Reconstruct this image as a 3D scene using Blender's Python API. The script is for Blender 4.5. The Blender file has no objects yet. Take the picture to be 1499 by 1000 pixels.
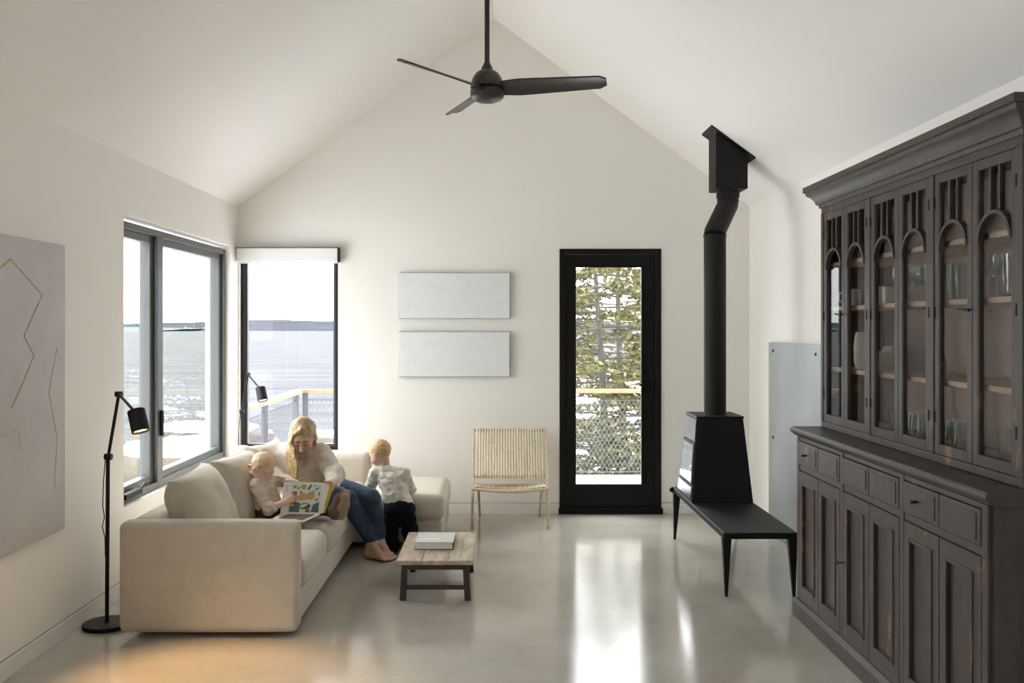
import bpy, math, random
import numpy as np
from mathutils import Vector, Matrix, noise as mnoise

random.seed(7)
rng = np.random.default_rng(7)
S = bpy.context.scene
COL = S.collection
PI = math.pi

# ------------------------------------------------------------------ camera
FPX, VX, VY, CH = 1330.0, 730.0, 479.0, 1.58       # focal length in pixels, vanishing point, eye height
cam_d = bpy.data.cameras.new('camera')
cam = bpy.data.objects.new('camera', cam_d)
COL.objects.link(cam)
cam.location = (0, 0, CH)
cam.rotation_euler = (PI / 2, 0, 0)
cam_d.sensor_width = 36
cam_d.lens = 36 * FPX / 1499
cam_d.shift_x = (749.5 - VX) / 1499
cam_d.shift_y = -(500 - VY) / 1499
cam_d.clip_end = 5000
S.camera = cam

# ------------------------------------------------------------------ world: overcast sky (three times brighter at the zenith)
W = bpy.data.worlds.new('overcast_sky')
S.world = W
W.use_nodes = True
nt = W.node_tree
nt.nodes.clear()
SKY = 6.05
o_ = nt.nodes.new('ShaderNodeOutputWorld')
bg = nt.nodes.new('ShaderNodeBackground')
tc = nt.nodes.new('ShaderNodeTexCoord')
sx = nt.nodes.new('ShaderNodeSeparateXYZ')
mr = nt.nodes.new('ShaderNodeMapRange')
mr.inputs['From Min'].default_value = 0
mr.inputs['From Max'].default_value = 1
mr.inputs['To Min'].default_value = 1.0
mr.inputs['To Max'].default_value = 3.0
mu = nt.nodes.new('ShaderNodeMath'); mu.operation = 'MULTIPLY'; mu.inputs[1].default_value = SKY
nt.links.new(tc.outputs['Generated'], sx.inputs[0])
nt.links.new(sx.outputs['Z'], mr.inputs['Value'])
nt.links.new(mr.outputs[0], mu.inputs[0])
nt.links.new(mu.outputs[0], bg.inputs['Strength'])
bg.inputs['Color'].default_value = (0.97, 0.98, 1.0, 1)
nt.links.new(bg.outputs[0], o_.inputs[0])

S.view_settings.view_transform = 'Standard'
S.view_settings.look = 'None'
S.view_settings.exposure = 0.0
S.view_settings.gamma = 1
S.view_settings.use_curve_mapping = False
S.cycles.use_denoising = True
S.cycles.max_bounces = 14
S.cycles.diffuse_bounces = 9
S.cycles.glossy_bounces = 5
S.cycles.transmission_bounces = 8
S.cycles.transparent_max_bounces = 16
S.cycles.sample_clamp_indirect = 12


def portal(name, loc, rot, sx_, sy_):
    d = bpy.data.lights.new(name, 'AREA')
    d.shape = 'RECTANGLE'; d.size = sx_; d.size_y = sy_
    d.cycles.is_portal = True
    o = bpy.data.objects.new(name, d)
    COL.objects.link(o)
    o.location = loc; o.rotation_euler = rot
    return o


# ------------------------------------------------------------------ helpers
ORG = {}


def P(px, py, Y):
    k = Y / FPX
    return Vector(((px - VX) * k, Y, CH - (py - VY) * k))


def tag(o, label=None, cat=None, group=None, kind=None):
    if label: o['label'] = label
    if cat: o['category'] = cat
    if group: o['group'] = group
    if kind: o['kind'] = kind
    return o


def thing(name, loc, label, cat, group=None):
    o = bpy.data.objects.new(name, None)
    COL.objects.link(o)
    o.location = loc
    o.empty_display_size = 0.05
    ORG[o.name] = Vector(loc)
    return tag(o, label, cat, group)


def link_mesh(name, V, F, mat, parent=None, smooth=False, bevel=0.0, angle=40, mats=None, mi=None, seg=2):
    V = np.asarray(V, dtype=float).reshape(-1, 3)
    org = ORG[parent.name] if parent is not None else Vector((0, 0, 0))
    me = bpy.data.meshes.new(name)
    me.from_pydata((V - np.array(org)).tolist(), [], F)
    me.validate()
    o = bpy.data.objects.new(name, me)
    COL.objects.link(o)
    if parent is not None:
        o.parent = parent
    ORG[o.name] = org
    for m in (mats or [mat]):
        me.materials.append(m)
    if mi is not None and len(mi) == len(me.polygons):
        me.polygons.foreach_set('material_index', np.asarray(mi, dtype=np.int32))
    if smooth:
        me.polygons.foreach_set('use_smooth', np.ones(len(me.polygons), dtype=bool))
        if angle < 180:
            me.set_sharp_from_angle(angle=math.radians(angle))
    if bevel:
        b = o.modifiers.new('edge', 'BEVEL')
        b.width = bevel; b.segments = seg; b.limit_method = 'ANGLE'; b.angle_limit = math.radians(35)
    return o


class MB:
    def __init__(s):
        s.v = []; s.f = []

    def add(s, vs, fs):
        n = len(s.v)
        s.v += [tuple(v) for v in vs]
        s.f += [tuple(i + n for i in f) for f in fs]
        return s

    def box(s, lo, hi):
        (a, b, c), (d, e, f) = [min(l, h) for l, h in zip(lo, hi)], [max(l, h) for l, h in zip(lo, hi)]
        return s.add([(a, b, c), (d, b, c), (d, e, c), (a, e, c), (a, b, f), (d, b, f), (d, e, f), (a, e, f)],
                     [(0, 3, 2, 1), (4, 5, 6, 7), (0, 1, 5, 4), (1, 2, 6, 5), (2, 3, 7, 6), (3, 0, 4, 7)])

    def hexa(s, b4, t4):
        return s.add(list(b4) + list(t4), [(0, 3, 2, 1), (4, 5, 6, 7), (0, 1, 5, 4), (1, 2, 6, 5), (2, 3, 7, 6), (3, 0, 4, 7)])

    def bar(s, a, b, w, h, up=(0, 0, 1), w2=None, h2=None):
        a, b = Vector(a), Vector(b)
        d = (b - a).normalized()
        u = Vector(up)
        sd = d.cross(u)
        if sd.length < 1e-5:
            sd = d.cross(Vector((1, 0, 0)))
        sd.normalize()
        u = sd.cross(d).normalized()
        w2 = w if w2 is None else w2
        h2 = h if h2 is None else h2
        A = [a + sd * (i * w / 2) + u * (j * h / 2) for i, j in ((-1, -1), (1, -1), (1, 1), (-1, 1))]
        B = [b + sd * (i * w2 / 2) + u * (j * h2 / 2) for i, j in ((-1, -1), (1, -1), (1, 1), (-1, 1))]
        return s.hexa(A, B)

    def tube(s, pts, r, n=10, cap=True):
        pts = [Vector(p) for p in pts]
        rs = r if isinstance(r, (list, tuple)) else [r] * len(pts)
        prev = None
        base = len(s.v)
        for i, p in enumerate(pts):
            if i == 0: t = pts[1] - p
            elif i == len(pts) - 1: t = p - pts[i - 1]
            else: t = (pts[i + 1] - p).normalized() + (p - pts[i - 1]).normalized()
            t.normalize()
            if prev is None:
                x = t.cross(Vector((0, 0, 1)))
                if x.length < 1e-3: x = t.cross(Vector((0, 1, 0)))
            else:
                x = prev - t * prev.dot(t)
            x.normalize(); prev = x
            y = t.cross(x)
            for k in range(n):
                a = 2 * PI * k / n
                s.v.append(tuple(p + (x * math.cos(a) + y * math.sin(a)) * rs[i]))
        for i in range(len(pts) - 1):
            for k in range(n):
                a, b = base + i * n + k, base + i * n + (k + 1) % n
                s.f.append((a, b, b + n, a + n))
        if cap:
            s.f.append(tuple(base + k for k in range(n))[::-1])
            s.f.append(tuple(base + (len(pts) - 1) * n + k for k in range(n)))
        return s

    def lathe(s, c, prof, n=24, M=None):
        c = Vector(c)
        base = len(s.v)
        for r, z in prof:
            for k in range(n):
                a = 2 * PI * k / n
                p = Vector((r * math.cos(a), r * math.sin(a), z))
                if M is not None: p = M @ p
                s.v.append(tuple(c + p))
        for i in range(len(prof) - 1):
            for k in range(n):
                a, b = base + i * n + k, base + i * n + (k + 1) % n
                s.f.append((a, b, b + n, a + n))
        if prof[0][0] > 1e-5: s.f.append(tuple(base + k for k in range(n))[::-1])
        if prof[-1][0] > 1e-5: s.f.append(tuple(base + (len(prof) - 1) * n + k for k in range(n)))
        return s

    def build(s, name, mat, parent=None, smooth=False, bevel=0.0, angle=40):
        return link_mesh(name, s.v, s.f, mat, parent, smooth, bevel, angle)


def extrude_profile(prof, y0, y1, ax='Y'):
    """prof: list of (x, z) closed, extruded along Y."""
    n = len(prof)
    m = MB()
    if ax == 'Y':
        m.v = [(x, y0, z) for x, z in prof] + [(x, y1, z) for x, z in prof]
    else:
        m.v = [(y0, x, z) for x, z in prof] + [(y1, x, z) for x, z in prof]
    m.f = [(i, (i + 1) % n, (i + 1) % n + n, i + n) for i in range(n)] + [tuple(range(n))[::-1], tuple(range(n, 2 * n))]
    return m


def rbox(lo, hi, r, nmid=8, crown=(0, 0, 0), wob=0.0, seed=0):
    """rounded box with softly bulging faces"""
    lo, hi = np.array(lo, float), np.array(hi, float)
    c, e = (lo + hi) / 2, (hi - lo) / 2
    r = min(r, e.min() * 0.98)
    ts = []
    for a in range(3):
        edge = [0, .12, .3, .55, .8]
        ed = [-e[a] + r * q for q in edge]
        mid = list(np.linspace(-(e[a] - r), e[a] - r, nmid))
        ts.append(np.array(ed + mid + [-q for q in ed[::-1]]))
    V, F, key = [], [], {}

    def vid(p):
        k = tuple(np.round(p, 6))
        if k not in key:
            key[k] = len(V); V.append(p)
        return key[k]
    for a in range(3):
        b, d = (a + 1) % 3, (a + 2) % 3
        for sgn in (-1, 1):
            for i in range(len(ts[b]) - 1):
                for j in range(len(ts[d]) - 1):
                    q = []
                    for ii, jj in ((i, j), (i + 1, j), (i + 1, j + 1), (i, j + 1)):
                        p = np.zeros(3); p[a] = sgn * e[a]; p[b] = ts[b][ii]; p[d] = ts[d][jj]
                        q.append(vid(p))
                    F.append(tuple(q) if sgn > 0 else tuple(q[::-1]))
    V = np.array(V)
    inner = np.clip(V, -(e - r), e - r)
    d = V - inner
    L = np.linalg.norm(d, axis=1, keepdims=True)
    out = inner + d / np.maximum(L, 1e-9) * r
    u = out / e
    bump = np.zeros_like(out)
    for a in range(3):
        b, dd = (a + 1) % 3, (a + 2) % 3
        bump[:, a] = np.sign(u[:, a]) * np.abs(u[:, a]) ** 3 * crown[a] * (1 - np.clip(np.abs(u[:, b]), 0, 1) ** 2.5) * (1 - np.clip(np.abs(u[:, dd]), 0, 1) ** 2.5)
    out = out + bump
    if wob:
        for i in range(len(out)):
            q = Vector(out[i] * 3.2) + Vector((seed, seed * 2.3, 0))
            out[i] += np.array(mnoise.noise_vector(q)) * wob
    return (out + c), F


def soft(name, lo, hi, r, mat, parent, crown=(0, 0, 0), nmid=8, wob=0.0, seed=0):
    V, F = rbox(lo, hi, r, nmid, crown, wob, seed)
    return link_mesh(name, V, F, mat, parent, True, angle=180)


# ------------------------------------------------------------------ materials
MAT = {}


def mat(name, col, rough=0.6, metal=0.0, spec=0.5, var=0.0, vscale=6.0, bump=0.0, bscale=60.0, bdist=0.002, coat=0.0, stretch=None, sheen=0.0, sss=0.0):
    m = bpy.data.materials.new(name)
    m.use_nodes = True
    n = m.node_tree
    b = n.nodes['Principled BSDF']
    b.inputs['Base Color'].default_value = (*col, 1)
    b.inputs['Roughness'].default_value = rough
    b.inputs['Metallic'].default_value = metal
    b.inputs['Specular IOR Level'].default_value = spec
    b.inputs['Coat Weight'].default_value = coat
    if sheen:
        b.inputs['Sheen Weight'].default_value = sheen
    if sss:
        b.inputs['Subsurface Weight'].default_value = sss
        b.inputs['Subsurface Radius'].default_value = (0.012, 0.005, 0.003)
        b.inputs['Subsurface Scale'].default_value = 1.0
    t = n.nodes.new('ShaderNodeTexCoord')
    src = t.outputs['Object']
    if stretch:
        mp = n.nodes.new('ShaderNodeMapping'); mp.inputs['Scale'].default_value = stretch
        n.links.new(src, mp.inputs[0]); src = mp.outputs[0]
    if var:
        z = n.nodes.new('ShaderNodeTexNoise'); z.inputs['Scale'].default_value = vscale; z.inputs['Detail'].default_value = 5
        n.links.new(src, z.inputs['Vector'])
        rp = n.nodes.new('ShaderNodeValToRGB')
        rp.color_ramp.elements[0].position = .3; rp.color_ramp.elements[1].position = .7
        rp.color_ramp.elements[0].color = (*[max(0, c * (1 - var)) for c in col], 1)
        rp.color_ramp.elements[1].color = (*[min(1, c * (1 + var)) for c in col], 1)
        n.links.new(z.outputs['Fac'], rp.inputs[0]); n.links.new(rp.outputs[0], b.inputs['Base Color'])
    if bump:
        z = n.nodes.new('ShaderNodeTexNoise'); z.inputs['Scale'].default_value = bscale; z.inputs['Detail'].default_value = 3
        n.links.new(src, z.inputs['Vector'])
        bp = n.nodes.new('ShaderNodeBump'); bp.inputs['Strength'].default_value = bump; bp.inputs['Distance'].default_value = bdist
        n.links.new(z.outputs['Fac'], bp.inputs['Height']); n.links.new(bp.outputs[0], b.inputs['Normal'])
    MAT[name] = m
    return m


def glass(name, tint=(1, 1, 1), refl=1.0, ior=1.45, rough=0.0):
    m = bpy.data.materials.new(name); m.use_nodes = True
    n = m.node_tree; n.nodes.clear()
    o = n.nodes.new('ShaderNodeOutputMaterial')
    tr = n.nodes.new('ShaderNodeBsdfTransparent'); tr.inputs[0].default_value = (*tint, 1)
    gl = n.nodes.new('ShaderNodeBsdfGlossy'); gl.inputs['Roughness'].default_value = rough
    gl.inputs['Color'].default_value = (refl, refl, refl, 1)
    # Schlick reflectance from |N.I|, the same on both faces of the sheet
    f0 = ((ior - 1) / (ior + 1)) ** 2
    ge = n.nodes.new('ShaderNodeNewGeometry')
    dt = n.nodes.new('ShaderNodeVectorMath'); dt.operation = 'DOT_PRODUCT'
    n.links.new(ge.outputs['Normal'], dt.inputs[0]); n.links.new(ge.outputs['Incoming'], dt.inputs[1])
    ab = n.nodes.new('ShaderNodeMath'); ab.operation = 'ABSOLUTE'; n.links.new(dt.outputs['Value'], ab.inputs[0])
    iv = n.nodes.new('ShaderNodeMath'); iv.operation = 'SUBTRACT'; iv.inputs[0].default_value = 1; iv.use_clamp = True; n.links.new(ab.outputs[0], iv.inputs[1])
    pw = n.nodes.new('ShaderNodeMath'); pw.operation = 'POWER'; pw.inputs[1].default_value = 5; n.links.new(iv.outputs[0], pw.inputs[0])
    fr = n.nodes.new('ShaderNodeMath'); fr.operation = 'MULTIPLY_ADD'; fr.inputs[1].default_value = 1 - f0; fr.inputs[2].default_value = f0
    n.links.new(pw.outputs[0], fr.inputs[0])
    mx = n.nodes.new('ShaderNodeMixShader')
    n.links.new(fr.outputs[0], mx.inputs[0]); n.links.new(tr.outputs[0], mx.inputs[1]); n.links.new(gl.outputs[0], mx.inputs[2])
    n.links.new(mx.outputs[0], o.inputs[0])
    MAT[name] = m
    return m


def emit(name, col, st):
    m = bpy.data.materials.new(name); m.use_nodes = True
    b = m.node_tree.nodes['Principled BSDF']
    b.inputs['Base Color'].default_value = (*col, 1)
    b.inputs['Emission Color'].default_value = (*col, 1)
    b.inputs['Emission Strength'].default_value = st
    MAT[name] = m
    return m


wall_m = mat('warm_white_paint', (.875, .855, .81), .75, spec=.25, bump=.05, bscale=180)
ceil_m = mat('ceiling_paint', (.88, .86, .825), .8, spec=.2, bump=.04, bscale=160)
base_m = mat('baseboard_paint', (.84, .82, .77), .5, spec=.3)
groove_m = mat('painted_gap_shade', (.25, .23, .2), .8)
black_m = mat('black_powder_coat', (.012, .011, .011), .55, spec=.25)
blackdoor_m = mat('black_door_paint', (.006, .006, .006), .45, spec=.25)
frame_m = mat('charcoal_window_frame', (.085, .09, .088), .4, spec=.5)
steel_m = mat('blued_steel', (.40, .42, .42), .5, metal=.6, var=.07, vscale=3.5)
pane_m = glass('clear_pane', (.97, .985, .98), .35)
pane_t = glass('grey_tinted_pane', (.95, .955, .98), .35)
ware_m = glass('drinking_glass', (.93, .96, .95), 1.0, 1.6)
cabpane_m = glass('old_cabinet_pane', (.93, .93, .92), .4, 1.5)
sofa_m = mat('oatmeal_linen', (.56, .50, .415), .9, spec=.15, var=.05, vscale=14, bump=.35, bscale=420, bdist=.0015, sheen=.2)
cush_m = mat('oatmeal_linen_cushion', (.545, .485, .40), .9, spec=.15, var=.05, vscale=14, bump=.35, bscale=420, bdist=.0015, sheen=.2)
under_m = mat('black_sofa_underside', (.02, .018, .016), .9)
wood_m = mat('pale_ash_wood', (.66, .53, .36), .5, var=.12, vscale=9, stretch=(8, 8, 1))
cord_m = mat('natural_paper_cord', (.80, .70, .53), .8, var=.1, vscale=40, bump=.6, bscale=300, bdist=.003)
lin_m = mat('seat_cord_underside', (.70, .60, .45), .85, bump=.4, bscale=260)
ttop_m = mat('worn_elm_top', (.43, .35, .26), .6, var=.3, vscale=5, bump=.4, bscale=30, bdist=.004, stretch=(6, 1, 6))
tleg_m = mat('dark_elm_legs', (.045, .03, .022), .5, var=.3, vscale=12)
bookc_m = mat('grey_book_cover', (.60, .59, .56), .5)
page_m = mat('paper_pages', (.80, .78, .73), .8)
bookd_m = mat('dark_book_spine', (.03, .03, .03), .5)
panel_m = mat('pale_grey_canvas', (.79, .82, .815), .55, var=.03, vscale=20, spec=.3)
paint_m = mat('grey_beige_abstract_canvas', (.52, .50, .49), .6, var=.10, vscale=2.6, bump=.15, bscale=25)
orange_m = mat('orange_paint_line', (.40, .25, .15), .6, var=.3, vscale=30)
yellow_m = mat('ochre_paint_line', (.50, .41, .25), .6, var=.3, vscale=30)
blind_m = mat('white_blind_fascia', (.78, .77, .76), .5)
snow_m = mat('snow', (.58, .58, .59), .8, var=.04, vscale=.4, bump=.3, bscale=2, bdist=.1)
rock_m = mat('tan_rock', (.055, .047, .033), .9, var=.35, vscale=1.4, bump=.8, bscale=5, bdist=.08)
sea_m = mat('grey_sea', (.041, .0425, .0435), .6, spec=.02, var=.22, vscale=.22, bump=.6, bscale=.22, bdist=1.2, stretch=(.5, 1.3, 1))  # ripple shading painted in as stretched colour noise, on top of the bump
hill_m = mat('hazy_far_hill', (.036, .038, .044), .95, spec=0, var=.12, vscale=.02)  # blue-grey of distance haze put into the hill colour
hillg_m = mat('far_green_point', (.075, .09, .085), .95, spec=0, var=.5, vscale=.03)
rail_m = mat('cedar_rail', (.20, .12, .06), .6, var=.12, vscale=7)
post_m = mat('galvanised_post', (.07, .074, .082), .5, metal=.3)
wire_m = mat('stainless_wire', (.07, .07, .075), .5, metal=.3)
bark_m = mat('spruce_bark', (.055, .048, .042), .95, var=.3, vscale=8)
needle_m = mat('yellow_green_needles', (.062, .056, .011), .8, var=.35, vscale=1.6)
needle2_m = mat('dull_green_needles', (.038, .036, .014), .8, var=.35, vscale=1.6)
skin_m = mat('fair_skin', (.62, .40, .29), .5, spec=.35, var=.04, vscale=20)
skinb_m = mat('toddler_skin', (.74, .50, .40), .5, spec=.35, var=.04, vscale=20)
lip_m = mat('lips', (.45, .20, .16), .45)
brow_m = mat('brow_hair', (.26, .16, .10), .7)
hair_m = mat('blonde_hair', (.46, .31, .15), .45, var=.35, vscale=26, stretch=(3.2, 3.2, .35), bump=.5, bscale=60, bdist=.006)
babyhair_m = mat('pale_blonde_fuzz', (.66, .47, .28), .6, var=.15, vscale=40, bump=.4, bscale=90, bdist=.004)
babyhair2_m = mat('ginger_blonde_fuzz', (.60, .37, .19), .6, var=.15, vscale=40, bump=.4, bscale=90, bdist=.004)
knit_m = mat('cream_knit', (.66, .585, .51), .95, spec=.1, bump=.6, bscale=150, bdist=.004, sheen=.3)
knit2_m = mat('beige_jersey', (.56, .475, .40), .95, spec=.1, bump=.3, bscale=200, bdist=.002, sheen=.2)
knit3_m = mat('ivory_knit', (.70, .665, .58), .95, spec=.1, bump=.6, bscale=150, bdist=.004, sheen=.3)
jean_m = mat('blue_denim', (.055, .085, .135), .85, spec=.15, var=.18, vscale=30, bump=.3, bscale=300)
navy_m = mat('navy_fleece', (.008, .009, .016), .9, spec=.1)
brown_m = mat('brown_leggings', (.075, .05, .035), .9, spec=.1)
shoe_m = mat('tan_suede', (.13, .08, .05), .8)
sole_m = mat('gum_sole', (.30, .21, .13), .7)
cream_m = mat('celadon_stoneware', (.50, .58, .52), .4)
white_m = mat('white_china', (.78, .77, .74), .3)
iron_m = mat('old_iron', (.02, .018, .016), .5, metal=.5)
glow_m = emit('warm_bulb', (1.0, .60, .24), 9.0)
shelf_m = mat('raw_shelf_edge', (.50, .36, .28), .7, var=.12, vscale=10)
cabin_m = mat('rose_brown_interior', (.40, .31, .275), .8, var=.08, vscale=5)


def worn_wood(name, col, wear, thr):
    m = mat(name, col, .48, spec=.45, var=.22, vscale=8, bump=.25, bscale=50, bdist=.001, stretch=(4, 4, 1))
    n = m.node_tree; b = n.nodes['Principled BSDF']
    old = b.inputs['Base Color'].links[0].from_socket
    t = n.nodes.new('ShaderNodeTexCoord')
    mp = n.nodes.new('ShaderNodeMapping'); mp.inputs['Scale'].default_value = (3, 5.5, 2.0)
    z = n.nodes.new('ShaderNodeTexNoise'); z.inputs['Scale'].default_value = 1.7; z.inputs['Detail'].default_value = 7; z.inputs['Roughness'].default_value = .65
    n.links.new(t.outputs['Object'], mp.inputs[0]); n.links.new(mp.outputs[0], z.inputs['Vector'])
    rp = n.nodes.new('ShaderNodeValToRGB')
    rp.color_ramp.elements[0].position = thr; rp.color_ramp.elements[0].color = (0, 0, 0, 1)
    rp.color_ramp.elements[1].position = thr + .06; rp.color_ramp.elements[1].color = (.8, .8, .8, 1)
    mx = n.nodes.new('ShaderNodeMixRGB'); mx.inputs[2].default_value = (*wear, 1)
    n.links.new(z.outputs['Fac'], rp.inputs[0]); n.links.new(rp.outputs[0], mx.inputs[0]); n.links.new(old, mx.inputs[1])
    n.links.new(mx.outputs[0], b.inputs['Base Color'])
    return m


cab_m = worn_wood('worn_black_brown_paint', (.050, .039, .035), (.22, .105, .045), .62)


def concrete():
    m = bpy.data.materials.new('polished_concrete'); m.use_nodes = True
    n = m.node_tree; b = n.nodes['Principled BSDF']
    t = n.nodes.new('ShaderNodeTexCoord')

    def nz(sc, det, rough=.5):
        z = n.nodes.new('ShaderNodeTexNoise'); z.inputs['Scale'].default_value = sc; z.inputs['Detail'].default_value = det; z.inputs['Roughness'].default_value = rough
        n.links.new(t.outputs['Object'], z.inputs['Vector']); return z
    a, c = nz(1.3, 6, .6), nz(28, 4)
    mx = n.nodes.new('ShaderNodeMath'); mx.operation = 'MULTIPLY_ADD'; mx.inputs[1].default_value = .18
    n.links.new(c.outputs['Fac'], mx.inputs[0]); n.links.new(a.outputs['Fac'], mx.inputs[2])
    rp = n.nodes.new('ShaderNodeValToRGB')
    rp.color_ramp.elements[0].position = .38; rp.color_ramp.elements[0].color = (.375, .345, .295, 1)
    rp.color_ramp.elements[1].position = .82; rp.color_ramp.elements[1].color = (.49, .46, .405, 1)
    n.links.new(mx.outputs[0], rp.inputs[0]); n.links.new(rp.outputs[0], b.inputs['Base Color'])
    mr_ = n.nodes.new('ShaderNodeMapRange'); mr_.inputs['To Min'].default_value = .08; mr_.inputs['To Max'].default_value = .20
    n.links.new(a.outputs['Fac'], mr_.inputs['Value']); n.links.new(mr_.outputs[0], b.inputs['Roughness'])
    b.inputs['Specular IOR Level'].default_value = .62
    z = nz(2.2, 2)
    bp = n.nodes.new('ShaderNodeBump'); bp.inputs['Strength'].default_value = .08; bp.inputs['Distance'].default_value = .012
    n.links.new(z.outputs['Fac'], bp.inputs['Height']); n.links.new(bp.outputs[0], b.inputs['Normal'])
    return m


floor_m = concrete()

# ------------------------------------------------------------------ the room
XL, XR, YB, YR = -2.212, 2.125, 7.70, -7.0      # left wall, right wall, back wall, rear wall behind the camera
HW, XRG, HR = 2.60, -.0435, 4.197               # wall height, ridge x, ridge height
SL = (HR - HW) / (XR - XRG)
TH = .20


def struct(o):
    o['kind'] = 'structure'; return o


def slab_holes(u0, u1, z0, z1, holes):
    """rects covering [u0,u1]x[z0,z1] less the holes"""
    us = sorted({u0, u1, *[h[0] for h in holes], *[h[1] for h in holes]})
    zs = sorted({z0, z1, *[h[2] for h in holes], *[h[3] for h in holes]})
    out = []
    for a, b in zip(us, us[1:]):
        for c, d in zip(zs, zs[1:]):
            m = ((a + b) / 2, (c + d) / 2)
            if not any(h[0] < m[0] < h[1] and h[2] < m[1] < h[3] for h in holes):
                out.append((a, b, c, d))
    return out


struct(MB().box((XL - TH, YR - TH, -.12), (XR + TH, YB + TH, 0)).build('floor', floor_m))

W1 = (5.36, 7.47, .515, 2.25)        # left window opening: y0 y1 z0 z1
W2 = (-2.195, -1.362, .535, 2.25)    # back window opening: x0 x1 z0 z1
D1 = (.515, 1.378, 0.0, 2.245)       # door opening
W3 = (.7, 2.5, .515, 2.25)           # unseen window added in the left wall beside the camera for fill daylight

m = MB()
for a, b, c, d in slab_holes(YR, YB + TH, 0, HW, [W1, W3]):
    m.box((XL - TH, a, c), (XL, b, d))
struct(m.build('wall_left', wall_m))
m = MB().box((XR, YR, 0), (XR + TH, YB + TH, HW))
struct(m.build('wall_right', wall_m))


def gable(name, y0, y1, holes, mt=None):
    m = MB()
    for a, b, c, d in slab_holes(XL, XR, 0, HW, holes):
        m.box((a, y0, c), (b, y1, d))
    m.add([(XL, y0, HW), (XR, y0, HW), (XRG, y0, HR), (XL, y1, HW), (XR, y1, HW), (XRG, y1, HR)],
          [(0, 1, 2), (5, 4, 3), (1, 4, 5, 2), (0, 2, 5, 3), (0, 3, 4, 1)])
    return struct(m.build(name, mt or wall_m))


gable('wall_back', YB, YB + TH, [W2, D1])
gable('wall_rear', YR - TH, YR, [], mat('darkened_unseen_end_wall', (.10, .07, .05), .6, var=.2, vscale=5, stretch=(4, 4, 1)))  # unseen end wall, dark finish added to cut light bouncing forward
m = MB()
tz = .25
for xs, sg in ((XL, -1), (XR, 1)):
    xo = xs + sg * TH
    zo = HW - SL * TH
    m.hexa([(xo, YR - TH, zo), (xo, YB + TH, zo), (XRG, YB + TH, HR), (XRG, YR - TH, HR)],
           [(xo, YR - TH, zo + tz), (xo, YB + TH, zo + tz), (XRG, YB + TH, HR + tz), (XRG, YR - TH, HR + tz)])
struct(m.build('ceiling', ceil_m))

# flush baseboards with groove shade painted as a thin dark strip above
BBH = .092


def baseboard(name, segs):
    m = MB()
    for lo, hi in segs:
        m.box(lo, hi)
    return struct(m.build(name, base_m, bevel=.002))


baseboard('baseboard_left', [((XL, YR, 0), (XL + .006, YB, BBH - .004))])
baseboard('baseboard_right', [((XR - .006, YR, 0), (XR, YB, BBH - .004))])
baseboard('baseboard_back', [((XL + .006, YB - .006, 0), (D1[0] - .006, YB, BBH - .004)), ((D1[1] + .006, YB - .006, 0), (XR - .006, YB, BBH - .004))])
m = MB().box((XL, YR, BBH - .004), (XL + .002, YB, BBH + .001))
m.box((XL, YB - .002, BBH - .004), (D1[0], YB, BBH + .001)).box((D1[1], YB - .002, BBH - .004), (XR, YB, BBH + .001))
m.box((XR - .002, YR, BBH - .004), (XR, YB, BBH + .001))
struct(m.build('trim_1', groove_m))


def frame_rect(axis, u0, u1, z0, z1, w, d0, d1):
    """rectangular frame in a wall; axis 'X' means the wall runs along X and depth along Y"""
    m = MB()
    for a, b, c, d in ((u0, u0 + w, z0, z1), (u1 - w, u1, z0, z1), (u0 + w, u1 - w, z0, z0 + w), (u0 + w, u1 - w, z1 - w, z1)):
        if axis == 'X': m.box((a, d0, c), (b, d1, d))
        else: m.box((d0, a, c), (d1, b, d))
    return m


def pane(axis, u0, u1, z0, z1, d):
    m = MB()
    if axis == 'X': m.box((u0, d - .003, z0), (u1, d + .003, z1))
    else: m.box((d - .003, u0, z0), (d + .003, u1, z1))
    return m


# window_1: wide left window, two sashes
w = struct(thing('window_1', (XL - .06, 6.4, W1[2]), 'wide charcoal framed window of two sashes in the side wall above the sofa', 'window'))
fr = frame_rect('Y', W1[0] + .002, W1[1] - .002, W1[2] + .002, W1[3] - .03, .045, XL - .15, XL - .035).build('window_frame', frame_m, w, bevel=.004)
ym = 6.02
MB().box((XL - .15, ym - .05, W1[2] + .04), (XL - .03, ym + .05, W1[3] - .07)).build('mullion', frame_m, w, bevel=.004)
for a, b in ((W1[0] + .045, ym - .045), (ym + .045, W1[1] - .045)):
    s_ = frame_rect('Y', a, b, W1[2] + .045, W1[3] - .073, .05, XL - .125, XL - .06).build('sash', frame_m, w, bevel=.005)
    pane('Y', a + .045, b - .045, W1[2] + .09, W1[3] - .118, XL - .095).build('pane', pane_m, s_)
MB().box((XL - .03, ym - .012, .86), (XL - .008, ym + .012, 1.03)).build('sash_handle', black_m, w, bevel=.006)
MB().box((XL - .05, W1[0] + .05, W1[2] + .03), (XL - .005, W1[0] + .30, W1[2] + .065)).bar((XL - .02, W1[0] + .30, W1[2] + .06), (XL - .02, W1[0] + .38, W1[2] + .085), .02, .014).build('crank_operator', black_m, w, bevel=.005)

# window_2: tall fixed window in the back wall
w = struct(thing('window_2', (-1.78, YB + .06, W2[2]), 'tall narrow window in the back wall beside the corner', 'window'))
frame_rect('X', W2[0] + .002, W2[1] - .002, W2[2] + .002, W2[3] - .002, .028, YB + .03, YB + .13).build('window_frame', black_m, w, bevel=.003)
frame_rect('X', W2[0] + .03, W2[1] - .03, W2[2] + .03, W2[3] - .03, .02, YB + .06, YB + .11).build('glazing_bead', frame_m, w, bevel=.003)
pane('X', W2[0] + .045, W2[1] - .045, W2[2] + .045, W2[3] - .045, YB + .085).build('pane', pane_t, w)

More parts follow.
